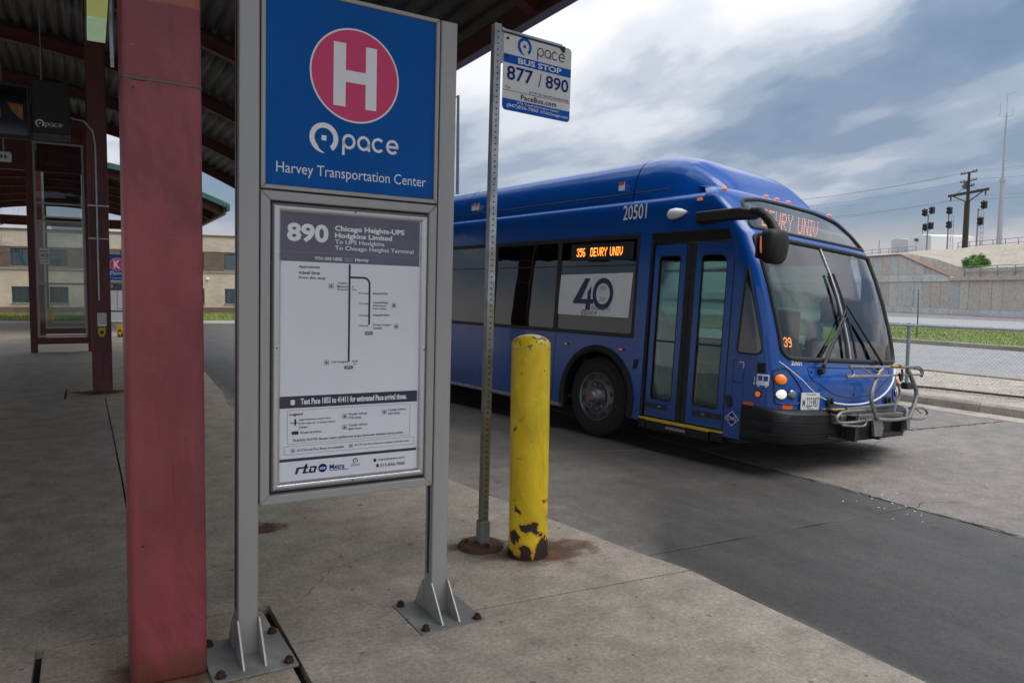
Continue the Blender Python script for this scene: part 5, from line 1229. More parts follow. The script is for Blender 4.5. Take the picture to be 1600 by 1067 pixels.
# ------------------------------------------------------------------ driver
def person(M_, label):
    t = thing('person', label, 'person'); t.matrix_world = M_
    def skin(name, verts, edges, rad, m, lv=2, root=0):
        me = bpy.data.meshes.new(name); me.from_pydata(verts, edges, []); o = bpy.data.objects.new(name, me); COL.objects.link(o); o.parent = t
        md = o.modifiers.new('s', 'SKIN'); md.use_smooth_shade = True
        for i, r_ in enumerate(rad): me.skin_vertices[0].data[i].radius = (r_, r_)
        me.skin_vertices[0].data[root].use_root = True
        o.modifiers.new('u', 'SUBSURF').levels = lv; o.modifiers['u'].render_levels = lv; me.materials.append(MT[m]); return o
    # seated, arms forward on the wheel; x forward, z up, origin = seat
    V = [(0, 0, .08), (0, 0, .28), (0, 0, .46), (.02, 0, .56), (.03, 0, .63), (.04, 0, .74),
         (.0, .19, .50), (.14, .25, .26), (.38, .17, .28), (0, -.19, .50), (.14, -.25, .26), (.38, -.17, .28),
         (.10, .11, .05), (.44, .13, .07), (.48, .13, -.35), (.10, -.11, .05), (.44, -.13, .07), (.48, -.13, -.35)]
    E_ = [(0, 1), (1, 2), (2, 3), (3, 4), (4, 5), (2, 6), (6, 7), (7, 8), (2, 9), (9, 10), (10, 11), (0, 12), (12, 13), (13, 14), (0, 15), (15, 16), (16, 17)]
    skin('body', V, E_, [.15, .15, .15, .065, .055, .085, .075, .05, .038, .075, .05, .038, .10, .075, .05, .10, .075, .05], 'cloth')
    mb_ = MB(); rws = []
    for j in range(13):
        ph = -math.pi/2+math.pi*j/12
        rws.append([(.055+.095*math.cos(ph)*math.cos(a)*(1.0+.12*(math.cos(a) > .9)), .075*math.cos(ph)*math.sin(a), .755+.118*math.sin(ph)) for a in [2*math.pi*k/20 for k in range(21)]])
    hd = mb_.grid(rws).obj('head', 'skin', t, ang=80, recalc=False)
    MB().add([(.145, -.014, .735), (.145, .014, .735), (.172, 0, .738), (.148, 0, .785)], [(0, 1, 2), (0, 2, 3), (1, 3, 2)]).obj('nose', 'skin', hd)
    for s_ in (-1, 1):
        MB().lathe([(0, .012), (.008, .009), (.011, 0)], 8, org=(0, 0, 0)).obj('eye', 'hair', hd, loc=(.140, s_*.030, .768)).rotation_euler = (0, R(90), 0)
        MB().box(.03, .055, s_*.072-.008, s_*.072+.008, .735, .785).obj('ear', 'skin', hd, bevel=.006)
        # fingers curled over the rim
        for k in range(4): MB().tube([(.38, s_*.17+(k-1.5)*.0, .26+k*.020), (.425, s_*.175, .262+k*.020), (.44, s_*.165, .258+k*.020), (.425, s_*.15, .256+k*.019)], [.009, .009, .008, .006], 6).obj('finger', 'skin', t)
        MB().tube([(.37, s_*.16, .29), (.40, s_*.135, .30), (.425, s_*.13, .285)], [.011, .010, .007], 6).obj('thumb', 'skin', t)
    MB().box(.138, .146, -.025, .025, .705, .712).obj('mouth', 'hair', hd)
    rws = []
    for j in range(8):
        ph = R(8)+(math.pi/2-R(8))*j/7
        rws.append([(.045+.102*math.cos(ph)*math.cos(a), .083*math.cos(ph)*math.sin(a), .765+.125*math.sin(ph)-.03*(math.cos(a) < 0)*(1-j/7)) for a in [2*math.pi*k/20 for k in range(21)]])
    MB().grid(rws).obj('hair', 'hair', t, ang=80, recalc=False)
    # hi-vis vest shell over chest and back
    rws = []
    for z_, rx, ry in ((.08, .165, .185), (.2, .168, .19), (.34, .168, .20), (.45, .15, .20), (.52, .11, .16)):
        rws.append([(.0+rx*math.cos(a), ry*math.sin(a), z_) for a in [2*math.pi*k/24 for k in range(25)]])
    MB().grid(rws).obj('vest', 'vest', t, ang=80, recalc=False)
    return t
person(Mb @ Matrix.Translation((1.42, 1.95, .93)), 'bus driver in a yellow green vest behind the windshield with hands on the wheel')
# ------------------------------------------------------------------ things under the near canopy
t = thing('notice_plate', 'small white notice plate on the front of the far maroon column', 'notice', (.157, 13.13, 1.145))
MB().prism([rrect(-.062, -.105, .062, .105, .012)], fnXZ(-.006), .005).obj('plate', 'stop_white', t)
g_ = fnXZ(-.008); ring_logo(g_, -.035, .085, .012, 'ink', t); pace_word(g_, -.018, .080, .04, .012, 'ink', t)
for i, s in enumerate(('Push to', 'hear bus', 'arrival', 'times')): text(s, (-.045, .045-i*.034, .045, .062-i*.034), g_, 'ink_black', t, bold=.02)
t = thing('push_button', 'yellow pedestrian push button under the white notice on the far column', 'push button', (.152, 13.13, .952))
MB().prism([rpoly([(-.055, .07), (.055, .07), (.05, -.02), (.03, -.07), (-.03, -.07), (-.05, -.02)], .012)], fnXZ(-.05), .05).obj('housing', 'yellow_plain', t, bevel=.006)
MB().lathe([(0, -.062), (.022, -.060), (.028, -.05)], 20, axis='y').obj('button', 'black', t)
MT['crt'] = mat('display_glass', (.004, .005, .010), .06, spec=.8, var=.3)
t = thing('arrivals_display', 'black box display with white logo hanging beside the far column', 'display', (-.43, 13.2, 4.2))
MB().box(-.245, .235, -.12, .12, -.30, .46).obj('housing', 'black', t, bevel=.01); MB().box(-.240, .232, -.125, .02, -.385, -.305).obj('housing_lip', 'int_grey', t)
g_ = fnXZ(-.1225); ring_logo(g_, -.148, -.165, .056, 'white', t); pace_word(g_, -.085, -.200, .140, .055, 'white', t, wt=.15)
MB().tube([(-.12, 0, .46), (-.12, 0, 1.75)], .008, 6).obj('hanger_rod', 'galv', t)
t = thing('video_screen', 'dark monitor with orange patches left of the black box display', 'screen', (-1.02, 13.1, 4.16))
MB().box(-.62, .33, -.06, .06, -.38, .40).obj('housing', 'black', t, bevel=.01); MB().box(-.57, .29, -.064, -.0605, -.33, .35).obj('screen', 'crt', t)
m = mat('screen_orange', (.02, .008, .002), .15, var=.9, scale=6, col2=(.20, .075, .01)); p = last(m); c = src_of(p); L(c, p.inputs['Emission Color']); p.inputs['Emission Strength'].default_value = .07; MT['scr'] = m
flat([[(-.40, .02), (-.05, .26), (-.02, -.10), (-.30, -.16)], ], fnXZ(-.0655), 'scr', t, 'screen_patch'); flat([[(.05, .12), (.24, .10), (.24, -.12), (.12, -.02)]], fnXZ(-.0655), 'scr', t, 'screen_patch')  # orange patches laid on the screen face, slightly emissive
MB().tube([(-.3, 0, .40), (-.3, 0, 1.85)], .01, 6).obj('hanger_rod', 'galv', t)
t = thing('ceiling_light', 'long dim fluorescent fixture under the canopy beside the far column', 'ceiling light', (.115, 7.3, 4.11))
MB().box(-.095, .095, 0, 1.42, .022, .12).obj('housing', 'int_grey', t, bevel=.01); MB().box(-.08, .08, .63, 1.40, 0, .021).obj('lens', 'light_lens', t, bevel=.008); MB().box(-.08, .08, .02, .615, 0, .021).obj('lens', 'light_lens_y', t, bevel=.008)
for y in (.2, 1.2): MB().tube([(0, y, .12), (0, y, 1.72)], .008, 6).obj('hanger_rod', 'galv', t)
t = thing('hanging_panel', 'thin pale sheet metal strip hanging edge on behind the rose column', 'panel', (.225, 8.2, 3.75))
MB().prism([[(-.03, 0), (.10, .25), (.12, 1.15), (-.12, 1.15), (-.10, .3)]], lambda a, b, d: (d+.10*a, a, b), .03).obj('sheet', 'galv', t)
t = thing('heater_box', 'small cream box fixed under the canopy beyond the screens', 'fixture', (-1.42, 18, 4.18))
MB().box(-.16, .12, -.12, .12, -.08, .09).obj('housing', 'stop_white', t, bevel=.01); MB().box(-.045, -.015, -.123, -.12, -.04, .03).box(.02, .05, -.123, -.12, -.04, .03).obj('vent_slot', 'black', t); MB().tube([(0, 0, .09), (0, 0, 1.8)], .01, 6).obj('hanger_rod', 'galv', t)

def windbreak(x0, x1, y, label, ztop=4.7):
    t = thing('windbreak_panel', label, 'windbreak', (x0, y, 0), 0, 'windbreak panels on the platform'); W_ = x1-x0
    for a in (0, W_): MB().box(a-.075, a+.075, -.07, .07, 0, 5.45).obj('post', 'steel_maroon', t, bevel=.01)
    MB().box(.076, W_-.076, -.05, .05, .20, .36).obj('bottom_rail', 'steel_maroon', t, bevel=.006); MB().box(.076, W_-.076, -.05, .05, 5.12, 5.25).obj('top_rail', 'steel_maroon', t, bevel=.006)
    for a in (.10, W_-.10): MB().box(a-.025, a+.025, -.035, .035, .37, 5.11).obj('frame_bar', 'alu', t)
    zs_ = [.395, 1.68, 3.20, 3.63, 5.08]
    for z in zs_: MB().box(.126, W_-.126, -.03, .03, z-.022, z+.022).obj('frame_bar', 'alu', t)
    for a, b in zip(zs_, zs_[1:]): MB().box(.127, W_-.127, -.004, .004, a+.023, b-.023).obj('pane', 'g_clear', t)
    return t
windbreak(-1.20, 0.02, 21.5, 'nearer aluminium framed glass windbreak between maroon posts')
windbreak(-1.22, -.02, 25.8, 'second glass windbreak standing behind the nearer one')
t = thing('paper_notice', 'white paper notice with dark red print taped to the windbreak glass', 'notice', (-.93, 21.44, 2.35))
MB().box(-.105, .105, -.004, .002, -.19, .19).obj('paper', 'stop_white', t)
MT['red_ink'] = mat('dark_red_print', (.14, .02, .03), .6)
g_ = fnXZ(-.006); text('ACE', (-.09, -.02, .08, .06), g_, 'red_ink', t, bold=.03); text('ports', (-.09, -.10, .08, -.045), g_, 'red_ink', t, bold=.02); MB().box(-.09, .08, -.0065, -.006, .11, .13).box(-.09, .08, -.0065, -.006, -.15, -.135).obj('ruled_line', 'ink', t)

# ------------------------------------------------------------------ buildings at the left
MT['brick_l'] = None
def brickmat(name, c1_, c2_, mortar):
    global nt
    m = bpy.data.materials.new(name); m.use_nodes = True; nt = m.node_tree; p = nt.nodes['Principled BSDF']; tcn = N('ShaderNodeTexCoord')
    mp_ = N('ShaderNodeMapping'); mp_.inputs['Rotation'].default_value = (R(90), 0, 0); L(tcn.outputs['Object'], mp_.inputs[0])
    b = N('ShaderNodeTexBrick'); b.inputs['Scale'].default_value = 1; b.inputs['Brick Width'].default_value = .30; b.inputs['Row Height'].default_value = .095; b.inputs['Mortar Size'].default_value = .007; b.inputs['Bias'].default_value = -.2
    for k, q in (('Color1', c1_), ('Color2', c2_), ('Mortar', mortar)): b.inputs[k].default_value = (*q, 1)
    L(mp_.outputs[0], b.inputs[0]); nz = N('ShaderNodeTexNoise'); nz.inputs['Scale'].default_value = .6; nz.inputs['Detail'].default_value = 7; L(tcn.outputs['Object'], nz.inputs[0])
    c = mixc(1.0, b.outputs[0], ramp(nz.outputs[0], [(.3, (.86,)*3), (.7, (1.12,)*3)]), 'MULTIPLY')
    L(c, p.inputs['Base Color']); p.inputs['Roughness'].default_value = .85
    bn = N('ShaderNodeBump'); bn.inputs['Strength'].default_value = .5; bn.inputs['Distance'].default_value = .01; L(b.outputs['Fac'], bn.inputs['Height']); bn.invert = True; L(bn.outputs[0], p.inputs['Normal']); MT[name] = m
brickmat('buff_brick', (.52, .405, .315), (.60, .48, .38), (.56, .48, .41)); brickmat('brown_brick', (.135, .085, .062), (.175, .11, .08), (.20, .16, .13)); brickmat('pale_brick', (.44, .37, .29), (.52, .45, .36), (.5, .44, .37))
t = thing('brick_building', 'long two storey buff brick building with brown window band across the lot', 'building', (0, 46.5, 0)); t.rotation_euler = (0, 0, -math.atan(.14))
wl = [(-11.9, .82), (-10.2, .82), (-8.6, .82), (-7.0, .82), (-5.28, .78), (-3.60, .80), (-1.88, .88), (-.15, .8), (1.5, .8), (3.2, .8), (4.98, .8), (6.86, .82), (8.6, .8), (10.3, .8), (12, .8), (13.7, .8)]
X0, X1 = -14, 22
holes_u = [rect(a, 2.58, a+w_, 3.50) for a, w_ in wl]; holes_l = [rect(a, .64, a+w_, 1.50) for a, w_ in wl]
fb = fnXZ(0)
MB().prism([rect(X0, 0, X1, .42)], fnXZ(-.06), .3).obj('plinth', 'brown_brick', t)
MB().prism([rect(X0, .421, X1, 2.40)]+holes_l, fb, .25).obj('lower_wall', 'buff_brick', t)
MB().prism([rect(X0, 2.401, X1, 2.50)], fnXZ(-.05), .3).obj('string_course', 'gutter', t)
MB().prism([rect(X0, 2.501, X1, 3.60)]+holes_u, fnXZ(.02), .23).obj('window_band', 'brown_brick', t)
MB().prism([rect(X0, 3.601, X1, 4.46)], fb, .25).obj('parapet', 'pale_brick', t)
MB().prism([rect(X0-.05, 4.461, X1+.05, 4.55)], fnXZ(-.05), .35).obj('coping', 'brown_brick', t)
MB().box(X0, X1, .26, 10, 0, 4.3).obj('building_core', 'int_grey', t)
MT['curt1'] = mat('pale_blue_curtain', (.55, .76, .88), .8, var=.2, scale=7, stretch=(1, 1, .02)); MT['curt2'] = mat('teal_curtain', (.07, .45, .52), .8, var=.35, scale=9, stretch=(1, 1, .02)); MT['curt3'] = mat('dark_room', (.025, .045, .06), .8, var=.3)
gl_ = glass('window_glass', (.75, .8, .82), refl=.9); MT['g_win'] = gl_
def bwin(a, w_, z0, z1, cur, grid_):
    f = MB().prism([rect(a+.005, z0+.005, a+w_-.005, z1-.005), rect(a+.045, z0+.045, a+w_-.045, z1-.045)], fnXZ(.06), .08).obj('window', 'int_grey', t)
    MB().box(a+.046, a+w_-.046, .10, .108, z0+.046, z1-.046).obj('pane', 'g_win', f)
    n_ = 14; MB().grid([[(a+.05+(w_-.1)*k/(2*n_), 0.125+.012*math.sin(k*1.3+a), z) for k in range(2*n_+1)] for z in (z0+.05, z1-.05)]).obj('curtain', cur, f)
    if grid_:
        mb_ = MB()
        for k in range(1, 6): mb_.box(a+w_*k/6-.006, a+w_*k/6+.006, .085, .095, z0+.046, z1-.046)
        for k in range(1, 6): mb_.box(a+.046, a+w_-.046, .080, .084, z0+(z1-z0)*k/6-.006, z0+(z1-z0)*k/6+.006)
        mb_.obj('window_bars', 'int_grey', f)
    MB().box(a-.04, a+w_+.04, -.04, .05, z0-.06, z0-.002).obj('sill', 'gutter', f)
cu_ = {5: 'curt1', 6: 'curt2'}
for i, (a, w_) in enumerate(wl):
    bwin(a, w_, 2.58, 3.50, cu_.get(i, random.choice(['curt1', 'curt2', 'curt1'])), False); bwin(a, w_, .64, 1.50, 'curt1', i < 9)
MB().box(-1.8, .2, 1.5, 3.5, 4.3, 4.95).obj('roof_unit', 'galv', t, bevel=.02); MB().box(-2.4, -1.2, 4, 5, 4.3, 5.0).obj('roof_unit', 'galv', t)
MB().lathe([(0, -.12), (.07, -.09), (.09, 0)], 14, org=(5.95, 0, 2.05), axis='y').obj('wall_lamp', 'stop_white', t)
o = MB().prism([[(-30, 43.2), (20, 36.2), (20, 47), (-30, 54)]], lambda a, b, d: (a, b, .06-d), .12).obj('lawn', 'lawn'); o['kind'] = 'structure'
o = MB().prism([[(-30, 39.0), (20, 33.5), (20, 36.15), (-30, 43.15)]], lambda a, b, d: (a, b, .012-d), .05).obj('front_pavement', 'gutter'); o['kind'] = 'structure'
mb = MB()
for i in range(9000):
    x = random.uniform(-10, 11); y = 43.2-(x+30)*.14+random.uniform(.1, 8); a = random.random()*6.28; q = .10*random.uniform(.5, 1.4)
    mb.add([(x-.03*math.cos(a), y-.03*math.sin(a), .06), (x+.03*math.cos(a), y+.03*math.sin(a), .06), (x+random.uniform(-.04, .04), y, .06+q)], [(0, 1, 2)])
tag(mb.obj('grass', 'grass', recalc=False), 'short grass strip in front of the brick building', 'grass', kind='stuff')

# bare tree by the building
t = thing('bare_tree', 'bare thin branched tree in front of the brick building at far left', 'tree', (-4.9, 41, 0))
def limb(mb_, p_, d_, ln_, r_, dep):
    pts = [p_]; q = Vector(p_)
    for i in range(4):
        d_ = (d_+Vector((random.uniform(-.2, .2), random.uniform(-.2, .2), random.uniform(-.1, .14)))).normalized(); q = q+d_*ln_/4; pts.append(q.copy())
    mb_.tube(pts, [r_*(1-.15*i) for i in range(5)], 5 if dep > 1 else 7, caps=False)
    if dep < 4:
        for k in range(3 if dep else 5):
            nd = (d_*.8+Vector((random.uniform(-1, 1), random.uniform(-1, 1), random.uniform(-.15, .75)))).normalized(); limb(mb_, pts[random.choice([2, 3, 4])], nd, ln_*.68, r_*.5, dep+1)
MT['bark'] = mat('grey_bark', (.05, .043, .038), .9, var=.3, scale=12, bump=.4)
mb = MB(); mb.tube([(0, 0, 0), (.05, 0, 1.2), (.1, 0, 2.3)], [.13, .10, .085], 9); mb.obj('trunk', 'bark', t)
mb = MB(); limb(mb, Vector((.1, 0, 2.2)), Vector((.45, -.1, 1)).normalized(), 1.8, .07, 0); limb(mb, Vector((.1, 0, 2.3)), Vector((-.4, .2, 1)).normalized(), 1.8, .07, 0); limb(mb, Vector((.1, 0, 2.1)), Vector((.9, -.2, .75)).normalized(), 1.5, .05, 1); mb.obj('crown', 'bark', t)

# light poles
def light_pole(loc, h, arm, label, dark='int_grey', base=None):
    t = thing('light_pole', label, 'light pole', loc); MB().tube([(0, 0, 0), (0, 0, h)], [.085, .06], 12).obj('pole', dark, t)
    if arm:
        MB().tube([(0, 0, h-.06), (-arm, 0, h-.10)], .035, 8).obj('arm', dark, t); MB().box(-arm-.42, -arm, -.16, .16, h-.16, h-.04).obj('lamp_head', dark, t, bevel=.03)
    if base: MB().lathe([(0, .62), (.22, .62), (.24, .58), (.24, 0)], 20).obj('base', base, t)
    return t
light_pole((14.2, 30, 0), 10.1, .22, 'tall slim dark light pole rising behind the bus roof')
light_pole((-1.62, 38.2, 0), 8.5, 1.0, 'dark light pole with yellow base seen through the windbreak', 'int_grey', 'yellow_plain')

# ------------------------------------------------------------------ chain link fence at the right
fa = Vector((12.25, 7.95, .10)); fdv = Vector((.161, -.987, 0))
t = thing('chain_link_fence', 'low grey chain link fence on a rusty pipe beyond the bus', 'fence', (fa.x, fa.y, .10)); t.rotation_euler = (0, 0, math.atan2(fdv.y, fdv.x))
FL0, FL1, FH = -14.0, 7.0, 1.07
MT['galv_fence'] = mat('weathered_fence_zinc', (.25, .27, .30), .5, .5, var=.2, scale=8)
mb = MB(); pt = .062; k = FL0
def wire(a, b, off): 
    mb.add([(a[0]-.0016, off, a[1]), (a[0]+.0016, off, a[1]), (b[0]+.0016, off, b[1]), (b[0]-.0016, off, b[1])], [(0, 1, 2, 3)])
    mb.add([(a[0], off-.0016, a[1]), (a[0], off+.0016, a[1]), (b[0], off+.0016, b[1]), (b[0], off-.0016, b[1])], [(0, 1, 2, 3)])
H0, H1 = -.02, FH-.03
while k < FL1:
    wire((k, H0), (k+(H1-H0), H1), .002); wire((k+(H1-H0), H0), (k, H1), -.002); k += pt
tag(mb.obj('chain_link_mesh', 'galv_fence', t, recalc=False), kind='stuff')
MB().tube([(FL0, 0, FH), (FL1+1, 0, FH)], .021, 8).obj('top_rail', 'galv_fence', t)
MB().tube([(FL0, -.03, .03), (-2.0, -.03, .035), (-.4, -.03, .02), (.7, -.03, .04), (FL1+1, -.03, .03)], .019, 8).obj('bottom_pipe', 'rust', t)
for k in [i*3.05+.20 for i in range(-5, 3)]:
    MB().lathe([(0, FH+.05), (.02, FH+.045), (.03, FH+.02), (.030, -.1), (0, -.1)], 12, org=(k, .03, 0)).obj('post', 'galv_fence', t)

# ------------------------------------------------------------------ retaining wall and railway bank
wb = Vector((67.14, 32.46, 0)); wd = Vector((.371, .928, 0)).normalized(); wn = Vector((wd.y, -wd.x, 0))   # wn points away from the camera
def Wp(a, off, z): q = wb+wd*a+wn*off; return (q.x, q.y, z)
t = thing('retaining_wall', 'long concrete panel retaining wall with rising wing across the street', 'wall', tuple(wb)); t.rotation_euler = (0, 0, math.atan2(wd.y, wd.x))
def wp(a, b, d): return (a, -d, b)
def ztop(a): return 3.34 if a < 8.3 else min(5.75, 3.44+(a-8.3)*.315)
MT['wallc'] = concrete('wall_concrete', (.46, .42, .36), (.57, .52, .455), spots=.0); MT['wallc2'] = concrete('grey_wall_concrete', (.40, .40, .37), (.50, .50, .47), spots=0); MT['wallc3'] = concrete('tan_wall_concrete', (.44, .38, .325), (.53, .465, .41), spots=0); MT['wall_w'] = concrete('whitewashed_concrete', (.50, .495, .47), (.60, .595, .57), spots=0)
# facing panels
edges_ = [-40, -34, -28, -22, -17, -13, -9, -6, -3.2, -.3, 2.1, 3.3, 4.6, 6.0, 7.1, 8.3, 9.6, 10.9, 12.1, 13.4, 14.6, 15.9, 17.3, 18.7, 20.3, 22, 24, 26.5, 29.5, 33, 38, 44]
pal = ['wallc3', 'wallc', 'wallc', 'wallc3', 'wallc', 'wallc3', 'wallc', 'wallc3', 'wallc3', 'wallc', 'wallc', 'wallc3', 'wallc3', 'wallc', 'wallc2', 'wallc2', 'wallc2', 'wallc2', 'wallc2', 'wallc', 'wallc3', 'wallc', 'wallc3']
for i, (a, b) in enumerate(zip(edges_, edges_[1:])):
    m_ = pal[i % len(pal)] if a < 8 else ['wallc2', 'wallc2', 'wallc2', 'wallc', 'wallc3', 'wallc3'][i % 6]
    MB().prism([[(a+.02, .47), (b-.02, .47), (b-.02, min(ztop(b)-.05, 2.97 if a > 8 else 3.05)), (a+.02, min(ztop(a)-.05, 2.97 if a > 8 else 3.05))]], wp, -.25-random.uniform(0, .03)).obj('wall_panel', m_, t)
    MB().prism([[(a+.015, -.1), (b-.015, -.1), (b-.015, .45), (a+.015, .45)]], lambda x, y, d: (x, .08-d, y), -.30).obj('base_panel', 'wall_w' if a > -6 else 'wallc', t)
    if a > 8:
        MB().prism([[(a+.015, 2.99), (b-.015, 2.99), (b-.015, min(3.72, ztop(b))), (a+.015, min(3.72, ztop(a)))]], lambda x, y, d: (x, .04-d, y), -.29).obj('band_panel', 'wall_w', t)
        if ztop(b) > 3.9: MB().prism([[(a+.015, 3.74), (b-.015, 3.74), (b-.015, ztop(b)), (a+.015, max(3.75, ztop(a)))]], wp, -.25).obj('wall_panel', 'wallc2' if i % 2 else 'wallc', t)
        if a > 9: MB().lathe([(0, .045), (.10, .045)], 10, org=((a+b)/2, 0, 3.36), axis='y').obj('drain_hole', 'black', t)
MB().prism([[(-40, 3.06), (8.4, 3.06), (8.4, 3.36), (-40, 3.36)]], lambda x, y, d: (x, .10-d, y), -.4).obj('coping', 'wallc3', t)
MT['coping_red'] = mat('reddish_coping', (.22, .12, .09), .85)
MB().prism([[(8.4, 3.40), (15.75, 5.76), (44, 5.76), (44, 5.86), (15.7, 5.86), (8.4, 3.50)]], lambda x, y, d: (x, .06-d, y), -.35).obj('coping', 'coping_red', t)
MB().box(-40, 44, -.6, -.30, -.2, 3.0).box(16, 44, -.6, -.30, 3, 5.7).obj('wall_core', 'wallc', t)
MB().box(4.1, 4.9, .055, .13, .12, .42).obj('inlet_grate', 'int_grey', t)
t.scale = (1, -1, 1) if False else (1, 1, 1)
# bank behind: graded earth
rows = []
for a in range(-60, 130, 4):
    r_ = []
    for off, zz_ in ((.4, 0), (.8, 1), (3, 1.2), (6, 2.4), (9.5, 3.4), (13, 3.55), (45, 3.6), (120, 3.0)):
        base = ztop(a)-.15
        z = base if off < .5 else min(6.9 if a > -5 else 6.9, base+zz_*(1.0 if a > -2 else 1.0)) if base < 5 else max(base-.1, min(6.85, base+zz_*.34))
        if 8 < a < 16: z = min(z, base+zz_*.8)
        n_ = (math.sin(a*.7+off)*.10+math.sin(a*.23+off*.4)*.16)*(1 if off > 1 else 0)
        r_.append(Wp(a, off, z+n_))
    rows.append(r_)
MT['bank'] = concrete('bank_earth', (.25, .21, .155), (.46, .40, .33), spots=.8)
o = MB().grid(rows, True).obj('railway_bank', 'bank', recalc=False); o['kind'] = 'structure'
def P14(px_t, z, off=14): return Wp(px_t, off, z)
# railing lines
def railing(a0, a1, off, z, label, h=1.1, step=2.0):
    q0 = Vector(Wp(a0, off, z)); t = thing('railing', label, 'railing', tuple(q0)); t.rotation_euler = (0, 0, math.atan2(wd.y, wd.x)); n_ = max(1, int(abs(a1-a0)/step))
    for k in range(n_+1): MB().tube([(k*(a1-a0)/n_, 0, -.3), (k*(a1-a0)/n_, 0, h)], .045, 6).obj('post', 'galv_fence', t)
    for zz_ in (h, h*.5): MB().tube([(0, 0, zz_), (a1-a0, 0, zz_)], .035, 6).obj('rail', 'galv_fence', t)
railing(-8, 7.6, .5, 3.30, 'galvanised pipe railing along the top of the retaining wall', 1.05, 1.8)
railing(6, 25.5, 14, 6.95, 'pale railing on the skyline right of the utility pole', .95, 1.7)
railing(31.5, 46, 13, 6.9, 'pale railing on the skyline left of the white shed', .9, 1.7)
# white shed
t = thing('white_shed', 'small white metal shed on the railway bank', 'shed', Wp(38.7, 14.5, 6.6)); t.rotation_euler = (0, 0, math.atan2(-wd.y, -wd.x))
MT['shed'] = mat('white_corrugated_metal', (.52, .53, .54), .5, var=.06)
MB().prism([[(0, 0), (3.5, 0), (3.5, 2.35), (1.2, 2.6), (0, 2.45)]], lambda a, b, d: (a, d, b), 6).obj('wall', 'shed', t, bevel=.02)
MB().prism([[(3.52, 0), (7.9, 0), (7.9, 2.5), (5.7, 2.85), (3.52, 2.5)]], lambda a, b, d: (a, d-.02, b), 6).obj('wall', 'white_bright', t, bevel=.02)
MB().tube([(5.4, .6, 2.6), (5.4, .6, 4.2)], .05, 6).obj('vent_pipe', 'int_grey', t); MB().box(5.0, 5.5, -.25, -.05, 2.0, 2.3).obj('wall_lamp', 'int_grey', t); MB().tube([(-2.6, 0, 0), (-2.6, 0, 2.6)], .04, 6).obj('mast', 'int_grey', t)
# railway signals
def head(t, a, z, turn=0, r_=.42):
    o_ = MB().prism([[(r_*.78*math.cos(q), z+r_*1.15*math.sin(q)) for q in [2*math.pi*k/20 for k in range(20)]]], lambda x, y, d: (a+x, -.02-d, y), .05).obj('backboard', 'black', t)
    for dz in (.22, -.22): MB().lathe([(.12, -.02), (.135, -.02), (.13, -.30), (.10, -.28)], 14, org=(a, 0, z+dz), axis='y').obj('lamp_hood', 'black', o_)
    MB().box(a-.2, a+.2, 0.03, .32, z-.42, z+.42).obj('lamp_case', 'black', o_, bevel=.03)
    return o_
def signal(ta, zb, zt, heads, label, ladder=False):
    t = thing('railway_signal', label, 'railway signal', Wp(ta, 14, zb), 0, 'railway signals on the bank'); t.rotation_euler = (0, 0, math.atan2(-wd.y, -wd.x)+math.radians(0))
    MB().tube([(0, 0, -.4), (0, 0, zt-zb)], .09, 8).obj('mast', 'galv_fence', t)
    if ladder:
        for s_ in (.35, .75): MB().tube([(s_, .1, 0), (s_, .1, (zt-zb)*.9)], .03, 6).obj('ladder_rail', 'galv_fence', t)
        for k in range(int((zt-zb)/.6)): MB().tube([(.35, .1, .3+k*.6), (.75, .1, .3+k*.6)], .02, 5).obj('rung', 'galv_fence', t)
    for a, z in heads:
        if abs(a) > .1: MB().beam((0, 0, z-zb-.5), (a, 0, z-zb-.5), .08).obj('bracket', 'galv_fence', t)
        head(t, a, z-zb)
    MB().box(-.7, .7, .2, .9, -.08, .02).obj('platform', 'galv_fence', t)
signal(30.9, 6.6, 11.6, [(-.75, 12.05), (.55, 12.2), (-.5, 10.2), (.45, 10.3)], 'railway signal mast with four dark heads right of the white shed')
signal(27.3, 6.7, 11.6, [(0, 11.85), (.05, 10.15)], 'railway signal with two stacked heads and ladder left of the utility pole', True)
signal(22.6, 6.7, 11.6, [(.75, 11.95), (.35, 10.15)], 'railway signal with ladder right of the utility pole', True)
# utility pole
q0 = Wp(24.4, 14, 6.6); t = thing('utility_pole', 'dark wooden utility pole with crossarms on the railway bank', 'utility pole', q0); t.rotation_euler = (0, 0, math.atan2(-wd.y, -wd.x)-.05)
MT['wood'] = mat('weathered_pole_timber', (.045, .036, .030), .9, var=.3, scale=5, stretch=(1, 1, .1), bump=.4)
MB().tube([(0, 0, -.5), (0, 0, 5.7), (.02, 0, 6.0)], [.33, .29, .28], 12).obj('shaft', 'wood', t); MB().tube([(.05, 0, 5.8), (.05, 0, 9.4)], [.20, .13], 10).obj('shaft', 'wood', t)
MB().box(-3.3, 3.35, -.12, .12, 6.85, 7.15).obj('crossarm', 'wood', t, bevel=.02)
for z, hw_ in ((9.3, 1.35), (8.35, 1.35), (7.75, 1.0)):
    MB().box(-hw_, hw_, -.06, .06, z-.05, z+.06).obj('crossarm', 'wood', t)
    for k in (-1, -.6, .6, 1): MB().lathe([(0, .2), (.05, .18), (.07, .1), (.03, 0)], 8, org=(k*hw_*.93, 0, z+.06)).obj('insulator', 'int_grey', t)
for s_ in (-1, 1):
    MB().beam((0, 0, 5.9), (s_*2.4, 0, 6.85), .10).obj('brace', 'wood', t); MB().beam((0, 0, 7.9), (s_*1.9, 0, 7.15), .05).obj('brace', 'galv_fence', t); MB().lathe([(0, -.5), (.09, -.45), (.09, -.1), (.03, 0)], 8, org=(s_*2.9, 0, 6.85)).obj('insulator', 'int_grey', t)
